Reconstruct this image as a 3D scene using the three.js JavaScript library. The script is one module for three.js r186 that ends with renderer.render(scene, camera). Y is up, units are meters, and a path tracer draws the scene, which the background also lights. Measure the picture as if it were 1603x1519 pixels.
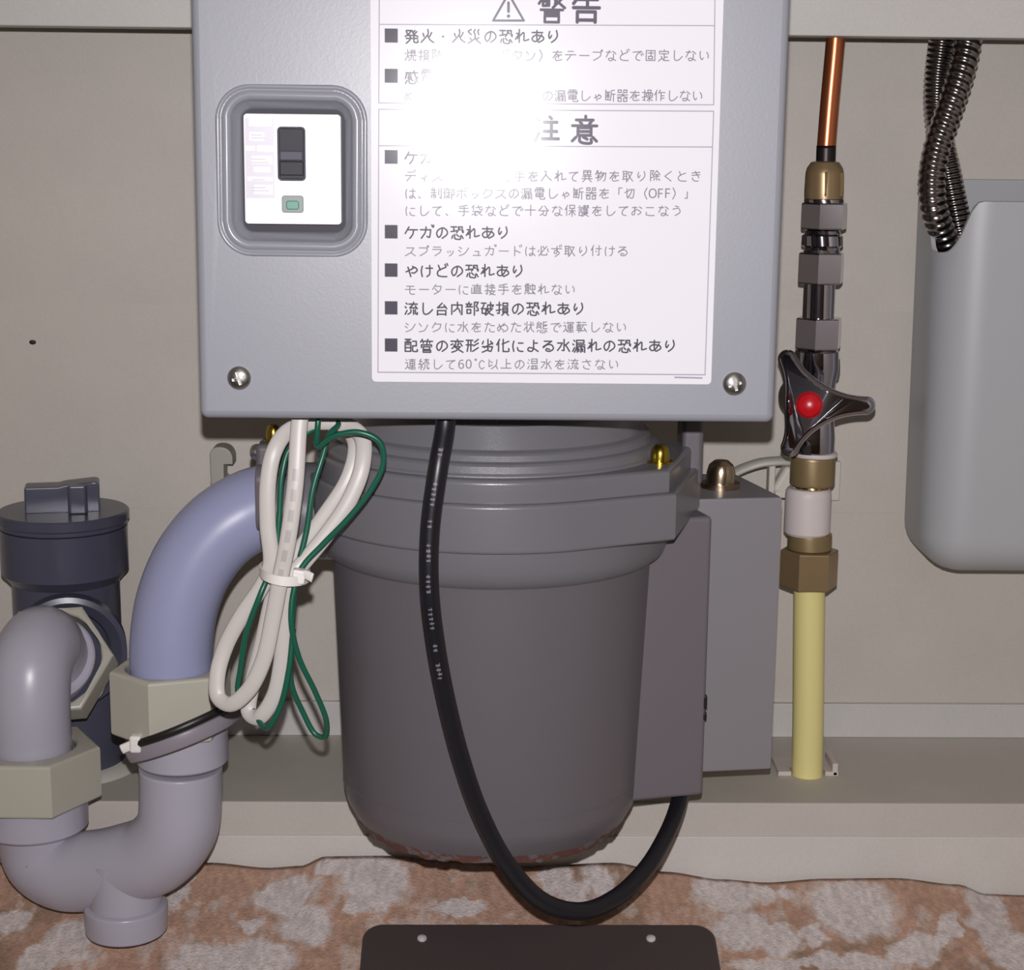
import * as THREE from 'three';
import { mergeGeometries } from 'three/addons/utils/BufferGeometryUtils.js';
import { RoundedBoxGeometry } from 'three/addons/geometries/RoundedBoxGeometry.js';
import { RectAreaLightUniformsLib } from 'three/addons/lights/RectAreaLightUniformsLib.js';
import { Brush, Evaluator, SUBTRACTION } from 'three-bvh-csg';

// ------------------------------------------------------------------ camera, light, exposure
const W = 1603, H = 1519, F = 2700, CY = 0.5, CZ = 1.05;
const scene = new THREE.Scene();
scene.background = new THREE.Color(0x000000);
const camera = new THREE.PerspectiveCamera(2 * Math.atan(H / 2 / F) * 180 / Math.PI, W / H, 0.05, 20);
camera.rotation.order = 'YXZ';
camera.position.set(0, CY, CZ);
camera.rotation.set(-11.3 * Math.PI / 180, -1.3 * Math.PI / 180, 0.65 * Math.PI / 180);
camera.updateMatrixWorld(true);
scene.add(camera);
const renderer = new THREE.WebGLRenderer({ antialias: true });
renderer.toneMapping = THREE.LinearToneMapping;
renderer.toneMappingExposure = 1.0;
renderer.shadowMap.enabled = true;
RectAreaLightUniformsLib.init();

const FLASH_POWER = 1.9, FILL_POWER = 2.3;
const camUp = new THREE.Vector3(0, 1, 0).applyQuaternion(camera.quaternion);
const camFwd = new THREE.Vector3(0, 0, -1).applyQuaternion(camera.quaternion);
const flashAt = camera.position.clone().addScaledVector(camUp, 0.033);
const flash = new THREE.SpotLight(new THREE.Color(1.0, 0.965, 0.985), FLASH_POWER, 0, 0.86, 1, 2);
flash.name = 'flash_light';
flash.position.copy(flashAt);
flash.target.position.copy(flashAt).addScaledVector(camFwd, 1).addScaledVector(camUp, 0.05).add(new THREE.Vector3(0.06, 0, 0));
flash.castShadow = true; flash.shadow.radius = 0.2;
scene.add(flash, flash.target);

// ------------------------------------------------------------------ helpers
// pixel of the photograph -> point on the vertical plane that stands z metres in front of the back panel
function P(u, v, z) {
  const d = new THREE.Vector3((u - W / 2) / F, (H / 2 - v) / F, -1).applyQuaternion(camera.quaternion);
  return d.multiplyScalar((z - CZ) / d.z).add(camera.position);
}
// length in metres of n pixels at that point
function S(n, u, v, z) { return n * P(u, v, z).sub(camera.position).dot(camFwd) / F; }
const V3 = (x, y, z) => new THREE.Vector3(x, y, z);
let seed = 7;
const rnd = () => { seed = (seed * 1664525 + 1013904223) >>> 0; return seed / 4294967296; };
function hash2(x, y) { let h = (x * 374761393 + y * 668265263) | 0; h = Math.imul(h ^ (h >>> 13), 1274126177); return ((h ^ (h >>> 16)) >>> 0) / 4294967296; }
function noise2(x, y) {
  const xi = Math.floor(x), yi = Math.floor(y), fx = x - xi, fy = y - yi, sx = fx * fx * (3 - 2 * fx), sy = fy * fy * (3 - 2 * fy);
  const a = hash2(xi, yi), b = hash2(xi + 1, yi), c = hash2(xi, yi + 1), d = hash2(xi + 1, yi + 1);
  return a + (b - a) * sx + (c - a) * sy + (a - b - c + d) * sx * sy;
}
const fbm = (x, y) => 0.5 * noise2(x, y) + 0.27 * noise2(x * 2.1 + 7, y * 2.1) + 0.15 * noise2(x * 4.3, y * 4.3 + 3) + 0.08 * noise2(x * 8.9, y * 8.9);

// normals weighted by face area, so that flat faces stay flat beside small rounded edges; sharp above the crease angle
function toCreasedNormals(g, crease = 0.7) {
  const q = g.index ? g.toNonIndexed() : g, p = q.attributes.position.array, n = p.length / 9, fn = new Float32Array(n * 3), fu = new Float32Array(n * 3), map = new Map(), cos = Math.cos(crease), keys = new Array(n * 3);
  const a = V3(), b = V3(), c = V3();
  for (let f = 0; f < n; f++) {
    a.fromArray(p, f * 9); b.fromArray(p, f * 9 + 3).sub(a); c.fromArray(p, f * 9 + 6).sub(a); b.cross(c);
    fn[f * 3] = b.x; fn[f * 3 + 1] = b.y; fn[f * 3 + 2] = b.z; const l = b.length() || 1; fu[f * 3] = b.x / l; fu[f * 3 + 1] = b.y / l; fu[f * 3 + 2] = b.z / l;
    for (let k = 0; k < 3; k++) { const i = f * 9 + k * 3, key = Math.round(p[i] * 4e6) + '_' + Math.round(p[i + 1] * 4e6) + '_' + Math.round(p[i + 2] * 4e6); keys[f * 3 + k] = key; let l2 = map.get(key); if (!l2) map.set(key, l2 = []); l2.push(f); }
  }
  const out = new Float32Array(n * 9);
  for (let f = 0; f < n; f++) for (let k = 0; k < 3; k++) {
    let x = 0, y = 0, z = 0;
    for (const o of map.get(keys[f * 3 + k])) if (fu[f * 3] * fu[o * 3] + fu[f * 3 + 1] * fu[o * 3 + 1] + fu[f * 3 + 2] * fu[o * 3 + 2] >= cos - 1e-6) { x += fn[o * 3]; y += fn[o * 3 + 1]; z += fn[o * 3 + 2]; }
    const l = Math.hypot(x, y, z) || 1, i = f * 9 + k * 3; out[i] = x / l; out[i + 1] = y / l; out[i + 2] = z / l;
  }
  q.setAttribute('normal', new THREE.BufferAttribute(out, 3));
  return q;
}
const names = new Map();
function numbered(n) { const k = names.get(n) ?? 0; names.set(n, k + 1); return k ? n + '_' + String(k).padStart(3, '0') : n; }
function norm(g) {
  let q = g.index ? g.toNonIndexed() : g;
  for (const k of Object.keys(q.attributes)) if (!['position', 'normal', 'uv'].includes(k)) q.deleteAttribute(k);
  if (!q.attributes.normal) q.computeVertexNormals();
  if (!q.attributes.uv) q.setAttribute('uv', new THREE.BufferAttribute(new Float32Array(q.attributes.position.count * 2), 2));
  return q;
}
const merge = (l) => (l.length === 1 ? norm(l[0]) : mergeGeometries(l.map(norm)));
function metricUV(g) {          // uv in metres along the face each triangle looks out of
  const q = norm(g), p = q.attributes.position, uv = q.attributes.uv, a = V3(), b = V3(), c = V3(), n = V3();
  for (let i = 0; i < p.count; i += 3) {
    a.fromBufferAttribute(p, i); b.fromBufferAttribute(p, i + 1); c.fromBufferAttribute(p, i + 2);
    n.copy(b).sub(a).cross(c.clone().sub(a));
    const ax = Math.abs(n.x), ay = Math.abs(n.y), az = Math.abs(n.z);
    [a, b, c].forEach((w, k) => { if (az >= ax && az >= ay) uv.setXY(i + k, w.x, w.y); else if (ax >= ay) uv.setXY(i + k, w.z, w.y); else uv.setXY(i + k, w.x, w.z); });
  }
  return q;
}
function part(name, geos, mat, parent, label) {
  const g = Array.isArray(geos) ? merge(geos) : geos, m = new THREE.Mesh(g, mat);
  m.name = name; m.castShadow = m.receiveShadow = true; parent.add(m);
  if (label) m.userData.label = label;
  return m;
}
function thing(name, label, category, at = V3(0, 0, 0), group) {
  const o = new THREE.Group(); o.name = numbered(name); o.position.copy(at); scene.add(o);
  o.userData = { label, category }; if (group) o.userData.group = group;
  o.updateMatrixWorld(true);
  return o;
}
// a part whose geometry is given in world coordinates
function wpart(name, geos, mat, parent, label) {
  parent.updateMatrixWorld(true);
  const g = Array.isArray(geos) ? merge(geos) : geos.clone();
  g.applyMatrix4(parent.matrixWorld.clone().invert());
  return part(name, g, mat, parent, label);
}
function struct(name, geos, mat, parent) {
  const m = part(name, Array.isArray(geos) ? geos.map(metricUV) : metricUV(geos), mat, parent ?? scene);
  if (!parent) m.userData.kind = 'structure';
  return m;
}
function boxAt(x0, x1, y0, y1, z0, z1, r = 0) {
  const w = x1 - x0, h = y1 - y0, d = z1 - z0;
  const g = r ? new RoundedBoxGeometry(w, h, d, 3, r) : new THREE.BoxGeometry(w, h, d);
  return g.translate((x0 + x1) / 2, (y0 + y1) / 2, (z0 + z1) / 2);
}
function lathe(pts, seg = 48, crease = 0.6) {
  return toCreasedNormals(new THREE.LatheGeometry(pts.map(([r, y]) => new THREE.Vector2(Math.max(r, 0), y)), seg), crease);
}
function rrShape(w, h, r, S2 = THREE.Shape) {
  const s = new S2(), x = -w / 2, y = -h / 2;
  s.moveTo(x + r, y); s.lineTo(x + w - r, y); s.absarc(x + w - r, y + r, r, -Math.PI / 2, 0); s.lineTo(x + w, y + h - r); s.absarc(x + w - r, y + h - r, r, 0, Math.PI / 2);
  s.lineTo(x + r, y + h); s.absarc(x + r, y + h - r, r, Math.PI / 2, Math.PI); s.lineTo(x, y + r); s.absarc(x + r, y + r, r, Math.PI, Math.PI * 1.5);
  return s;
}
function ext(shape, depth, bevel, seg = 3, curve = 12) {   // overall depth and outline as given
  const g = new THREE.ExtrudeGeometry(shape, { depth: depth - 2 * bevel, bevelEnabled: bevel > 0, bevelThickness: bevel, bevelSize: bevel, bevelOffset: -bevel, bevelSegments: seg, curveSegments: curve });
  g.translate(0, 0, bevel);
  return toCreasedNormals(g, 0.7);
}
function prismY(shape, y0, y1, bevel) { return ext(shape, y1 - y0, bevel).rotateX(-Math.PI / 2).translate(0, y0, 0); }
function hexShape(across, turn = 0) { const s = new THREE.Shape(); for (let i = 0; i < 6; i++) { const a = turn + i * Math.PI / 3; s[i ? 'lineTo' : 'moveTo'](across / Math.sqrt(3) * Math.cos(a), across / Math.sqrt(3) * Math.sin(a)); } s.closePath(); return s; }
// ring of vertices along an outline: profile of [outward, height] swept round a rounded rectangle in the xy plane
function rrSweep(w, h, r, profile, n = 8) {
  const ring = [];
  for (const [cx, cy, a0] of [[w / 2 - r, h / 2 - r, 0], [-w / 2 + r, h / 2 - r, 1], [-w / 2 + r, -h / 2 + r, 2], [w / 2 - r, -h / 2 + r, 3]])
    for (let i = 0; i <= n; i++) { const a = (a0 + i / n) * Math.PI / 2; ring.push([cx + r * Math.cos(a), cy + r * Math.sin(a), Math.cos(a), Math.sin(a)]); }
  const pos = [], idx = [], m = profile.length, k = ring.length;
  for (const [x, y, nx, ny] of ring) for (const [o, z] of profile) pos.push(x + nx * o, y + ny * o, z);
  for (let i = 0; i < k; i++) for (let j = 0; j < m - 1; j++) { const a = i * m + j, b = ((i + 1) % k) * m + j; idx.push(a, b, a + 1, b, b + 1, a + 1); }
  const g = new THREE.BufferGeometry(); g.setAttribute('position', new THREE.Float32BufferAttribute(pos, 3)); g.setIndex(idx); g.computeVertexNormals();
  return g;
}
// tube with an elliptic section a x b; the wide axis stays across the view of someone in front; radius factor rf(t, angle)
function sweep(points, a, b, { seg = 120, sides = 14, rf, caps = true, tension } = {}) {
  const curve = new THREE.CatmullRomCurve3(points, false, 'centripetal', tension);
  const L = curve.getLength(), pos = [], uv = [], idx = []; let N0 = null;
  for (let i = 0; i <= seg; i++) {
    const t = i / seg, c = curve.getPointAt(t), T = curve.getTangentAt(t);
    let N = V3().crossVectors(T, V3(0, 0, 1));
    if (N.length() < 0.35 && N0) N = N0.clone().addScaledVector(T, -N0.dot(T));
    if (N.length() < 1e-4) N.set(1, 0, 0);
    N.normalize(); if (N0 && N.dot(N0) < 0) N.negate();
    N0 = N.clone();
    const B = V3().crossVectors(T, N);
    for (let j = 0; j <= sides; j++) {
      const q = j / sides * Math.PI * 2, k = rf ? rf(t * L, q, t) : 1;
      const p = c.clone().addScaledVector(N, Math.cos(q) * a * k).addScaledVector(B, Math.sin(q) * b * k);
      pos.push(p.x, p.y, p.z); uv.push(j / sides, t * L);
    }
  }
  const m = sides + 1;
  for (let i = 0; i < seg; i++) for (let j = 0; j < sides; j++) { const x = i * m + j; idx.push(x, x + 1, x + m, x + 1, x + m + 1, x + m); }
  if (caps) for (const [row, flip] of [[0, 1], [seg, 0]]) {
    const c = curve.getPointAt(row / seg), ci = pos.length / 3; pos.push(c.x, c.y, c.z); uv.push(0.5, row ? L : 0);
    for (let j = 0; j < sides; j++) { const x = row * m + j; flip ? idx.push(ci, x + 1, x) : idx.push(ci, x, x + 1); }
  }
  const g = new THREE.BufferGeometry(); g.setAttribute('position', new THREE.Float32BufferAttribute(pos, 3)); g.setAttribute('uv', new THREE.Float32BufferAttribute(uv, 2)); g.setIndex(idx);
  // outward test: flip if the surface is inside out
  g.computeVertexNormals();
  const n = g.attributes.normal, c0 = curve.getPointAt(0.5), r0 = Math.floor(seg / 2) * m, pv = V3().fromBufferAttribute(g.attributes.position, r0).sub(c0);
  if (pv.dot(V3().fromBufferAttribute(n, r0)) < 0) { const ix = g.index.array; for (let i = 0; i < ix.length; i += 3) { const s = ix[i]; ix[i] = ix[i + 1]; ix[i + 1] = s; } g.computeVertexNormals(); }
  // weld the seam normals
  for (let i = 0; i <= seg; i++) { const p = i * m, q = p + sides, s = V3().fromBufferAttribute(n, p).add(V3().fromBufferAttribute(n, q)).normalize(); n.setXYZ(p, s.x, s.y, s.z); n.setXYZ(q, s.x, s.y, s.z); }
  return g;
}
const pline = (z, list) => list.map(([u, v, zz]) => P(u, v, zz ?? z));

// ------------------------------------------------------------------ materials
function dataTex(n, m, fn, srgb, rx = 1, ry = 1) {
  const d = new Uint8Array(n * m * 4);
  for (let y = 0; y < m; y++) for (let x = 0; x < n; x++) { const c = fn(x, y); const i = (y * n + x) * 4; d[i] = c[0]; d[i + 1] = c[1]; d[i + 2] = c[2]; d[i + 3] = 255; }
  const t = new THREE.DataTexture(d, n, m); t.wrapS = t.wrapT = THREE.RepeatWrapping; t.magFilter = THREE.LinearFilter; t.minFilter = THREE.LinearMipmapLinearFilter; t.generateMipmaps = true;
  if (srgb) t.colorSpace = THREE.SRGBColorSpace;
  t.repeat.set(rx, ry); t.needsUpdate = true; return t;
}
const grain = dataTex(256, 256, (x, y) => { const v = 255 * (0.5 * hash2(x, y) + 0.5 * noise2(x / 3, y / 3)); return [v, v, v]; }, false, 12, 12);
const boardTex = dataTex(512, 512, (x, y) => {   // melamine board: faint mottling, fine speckle
  const v = 244 + 12 * (fbm(x / 60, y / 60) - 0.5) + 7 * (hash2(x, y) - 0.5); return [v, v, v]; }, true, 2.5, 2.5);
function mat(hex, rough, o = {}) { return new THREE.MeshPhysicalMaterial({ color: new THREE.Color(hex), roughness: rough, ...o }); }
const lin = (r, g, b) => new THREE.Color().setRGB(r, g, b);
const M = {
  board: mat(0xccc5bc, 0.5, { map: boardTex }),
  boardUpper: mat(0xcfccc8, 0.5, { map: boardTex }),
  shelf: mat(0xc8c2b8, 0.55, { map: boardTex }),
  lip: mat(0xccc5bd, 0.5, { map: boardTex }),
  plinth: mat(0xd9d4ce, 0.45, { map: boardTex }),
  roomWall: mat(0xd6cfc4, 0.9), roomFloor: mat(0x8a6f55, 0.6),
  boxGrey: mat(0x91929a, 0.36, { bumpMap: grain, bumpScale: 0.00002 }),
  beadGrey: mat(0x91929a, 0.22),
  labelWhite: mat(0xe6e4ea, 0.11),
  white: mat(0xf4f2f4, 0.3), dark: mat(0x25232d, 0.6), darkRidge: mat(0x4d4b58, 0.6),
  button: mat(0x7d8885, 0.4), green: mat(0x4f8f7c, 0.4),
  steel: mat(0xb4b2ae, 0.34, { metalness: 1 }),
  disposer: mat(0x666166, 0.36, { bumpMap: grain, bumpScale: 0.00003 }),
  disposerShell: mat(0x717075, 0.3, { bumpMap: grain, bumpScale: 0.00003 }),
  terminal: mat(0x6c666b, 0.5, { bumpMap: grain, bumpScale: 0.00003 }),
  sideCover: mat(0x868387, 0.45),
  brassBolt: mat(0xb0963c, 0.25, { metalness: 1 }), zinc: mat(0xb9a68e, 0.25, { metalness: 1 }),
  cord: mat(0x17151b, 0.38),
  cableWhite: mat(0xd9d2cf, 0.42), greenWire: mat(0x1a5a47, 0.33), tie: mat(0xe6e2de, 0.4),
  pvc: mat(0xaeabb8, 0.33), pvcBlue: mat(0x999dbd, 0.34), pvcDark: mat(0x4a4b5b, 0.28), nut: mat(0xb4b1a4, 0.35),
  strap: mat(0x8b858d, 0.35), nearBlack: mat(0x1b1918, 0.4),
  copper: mat(0xd07a52, 0.3, { metalness: 0.9 }), copperBurnt: mat(0x3a3234, 0.4, { metalness: 0.8 }),
  brassDull: mat(0x96825e, 0.42, { metalness: 0.5 }), brass: mat(0xa88a50, 0.22, { metalness: 1 }), brassDark: mat(0x9c8462, 0.36, { metalness: 0.55 }),
  chrome: mat(0xb9b6c0, 0.08, { metalness: 1 }), chromeDull: mat(0xb4b1b6, 0.14, { metalness: 1 }), red: mat(0xc4101c, 0.3),
  nylon: mat(0xd2c8c6, 0.5), yellow: mat(0xe6da94, 0.42), collar: mat(0xc9bfb8, 0.5),
  hose: mat(0x9a9492, 0.2, { metalness: 1 }),
  tank: mat(0xaeb0b3, 0.42), clip: mat(0xcac7bd, 0.5), hook: mat(0xa5a198, 0.5),
  device: mat(0x463d3c, 0.5), tin: mat(0xd8d6d4, 0.3, { metalness: 0.3 }),
};

// ------------------------------------------------------------------ the setting: sink cabinet and the dim kitchen behind the camera
const yShelf = P(1400, 1152, 0).y, zStep = 0.116, yLip = P(1300, 1309, zStep).y, yFloor = yShelf - 0.105;
const yRail = P(800, 50, 0.09).y, yTop = CY + 0.15, XS = 0.42;
{
  const wall = new THREE.Group(); wall.name = 'wall_back'; wall.userData.kind = 'structure'; scene.add(wall);
  const s1 = P(150, 288, 0).y, s2 = P(1380, 803, 0).y, gap = 0.00022;   // two hairline joints
  for (const [a, b] of [[yFloor, s2 - gap], [s2 + gap, s1 - gap], [s1 + gap, yTop]]) struct('panel', boxAt(-XS, XS, a, b, -0.0002, 0), M.board, wall);
  struct('backing', boxAt(-XS, XS, yFloor, yTop, -0.02, -0.0003), M.board, wall);
  const h = P(51, 536, 0);
  part('nail_head', lathe([[0, 0.0008], [0.0012, 0.0006], [0.0017, 0]], 16).rotateX(Math.PI / 2).scale(1.25, 0.85, 1).translate(h.x, h.y, 0), M.nearBlack, wall, 'small dark nail hole mark');
  struct('trim_1', boxAt(-XS, XS, yRail, yTop, 0.072, 0.09, 0.0008), M.boardUpper);          // rail that hides the pipes' upper ends
  struct('baseboard_back', boxAt(-XS, XS, yShelf, P(1450, 1103, 0.004).y, 0, 0.004, 0.0008), M.boardUpper);
  struct('floor', boxAt(-XS, XS, yFloor - 0.02, yShelf, -0.02, zStep - 0.001), M.shelf);                     // raised pipe step
  struct('trim_2', boxAt(-XS, XS, yLip - 0.004, yShelf, zStep - 0.001, zStep + 0.0002, 0.0005), M.lip);
  struct('trim_3', boxAt(-XS, XS, yFloor - 0.02, yLip, zStep - 0.001, zStep + 0.0016, 0.0006), M.plinth);
  struct('floor_front', boxAt(-XS, XS, yFloor - 0.05, yFloor - 0.02, -0.02, 0.52), M.shelf);
  struct('wall_left', boxAt(-XS - 0.02, -XS, yFloor - 0.05, yTop, -0.02, 0.52), M.board);
  struct('wall_right', boxAt(XS, XS + 0.02, yFloor - 0.05, yTop, -0.02, 0.52), M.board);
  struct('ceiling', boxAt(-XS - 0.02, XS + 0.02, yTop, yTop + 0.03, -0.02, 0.52), M.shelf);               // underside of the sink top
  // kitchen
  const RX = 1.3, Y0 = yFloor - 0.15, Y1 = 2.15, ZB = 2.5, t = 0.05;
  struct('floor_kitchen', boxAt(-RX, RX, Y0 - t, Y0, -0.02 - t, ZB + t), M.roomFloor);
  struct('ceiling_kitchen', boxAt(-RX, RX, Y1, Y1 + t, -0.02 - t, ZB + t), M.roomWall);
  struct('wall_kitchen_left', boxAt(-RX - t, -RX, Y0 - t, Y1 + t, -0.02 - t, ZB + t), M.roomWall);
  struct('wall_kitchen_right', boxAt(RX, RX + t, Y0 - t, Y1 + t, -0.02 - t, ZB + t), M.roomWall);
  struct('wall_kitchen_rear', boxAt(-RX, RX, Y0 - t, Y1 + t, ZB, ZB + t), M.roomWall);
  struct('wall_kitchen_front', boxAt(-RX, RX, Y0 - t, Y1 + t, -0.02 - t, -0.02), M.roomWall);
  // unseen ceiling lamp, added as warm fill for the shadows
  const lamp = thing('added_fill_lamp', 'dim warm square fill lamp added on the kitchen ceiling, unseen behind the camera', 'lamp', V3(0, Y1, 1.7));
  part('lamp_frame', boxAt(-0.26, 0.26, -0.03, 0, -0.26, 0.26, 0.008), M.white, lamp);
  part('diffuser', boxAt(-0.24, 0.24, -0.034, -0.026, -0.24, 0.24, 0.003), new THREE.MeshStandardMaterial({ color: 0xffffff, emissive: lin(1, 0.84, 0.68), emissiveIntensity: 0.6 }), lamp);
  const ra = new THREE.RectAreaLight(lin(1, 0.84, 0.68), FILL_POWER, 0.48, 0.48);
  ra.name = 'added_fill_light'; ra.position.set(0, Y1 - 0.036, 1.7); ra.rotation.x = -Math.PI / 2; scene.add(ra);
  // the flash itself, above the lens
  const fl = thing('camera_flash', 'tiny round white flash lamp of the camera, above the lens', 'flash', flashAt.clone().addScaledVector(camFwd, -0.006));
  fl.quaternion.copy(camera.quaternion);
  part('flash_housing', lathe([[0, -0.004], [0.008, -0.004], [0.008, 0.001], [0.0068, 0.001], [0.0065, 0], [0, 0]], 32).rotateX(-Math.PI / 2).scale(1, 1, -1), M.dark, fl);
  part('flash_lens', lathe([[0.0064, 0.0001], [0.004, 0.0009], [0, 0.0012]], 32).rotateX(-Math.PI / 2).scale(1, 1, -1), new THREE.MeshStandardMaterial({ color: 0xffffff, emissive: 0xffffff, emissiveIntensity: 1 }), fl);
}

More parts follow.
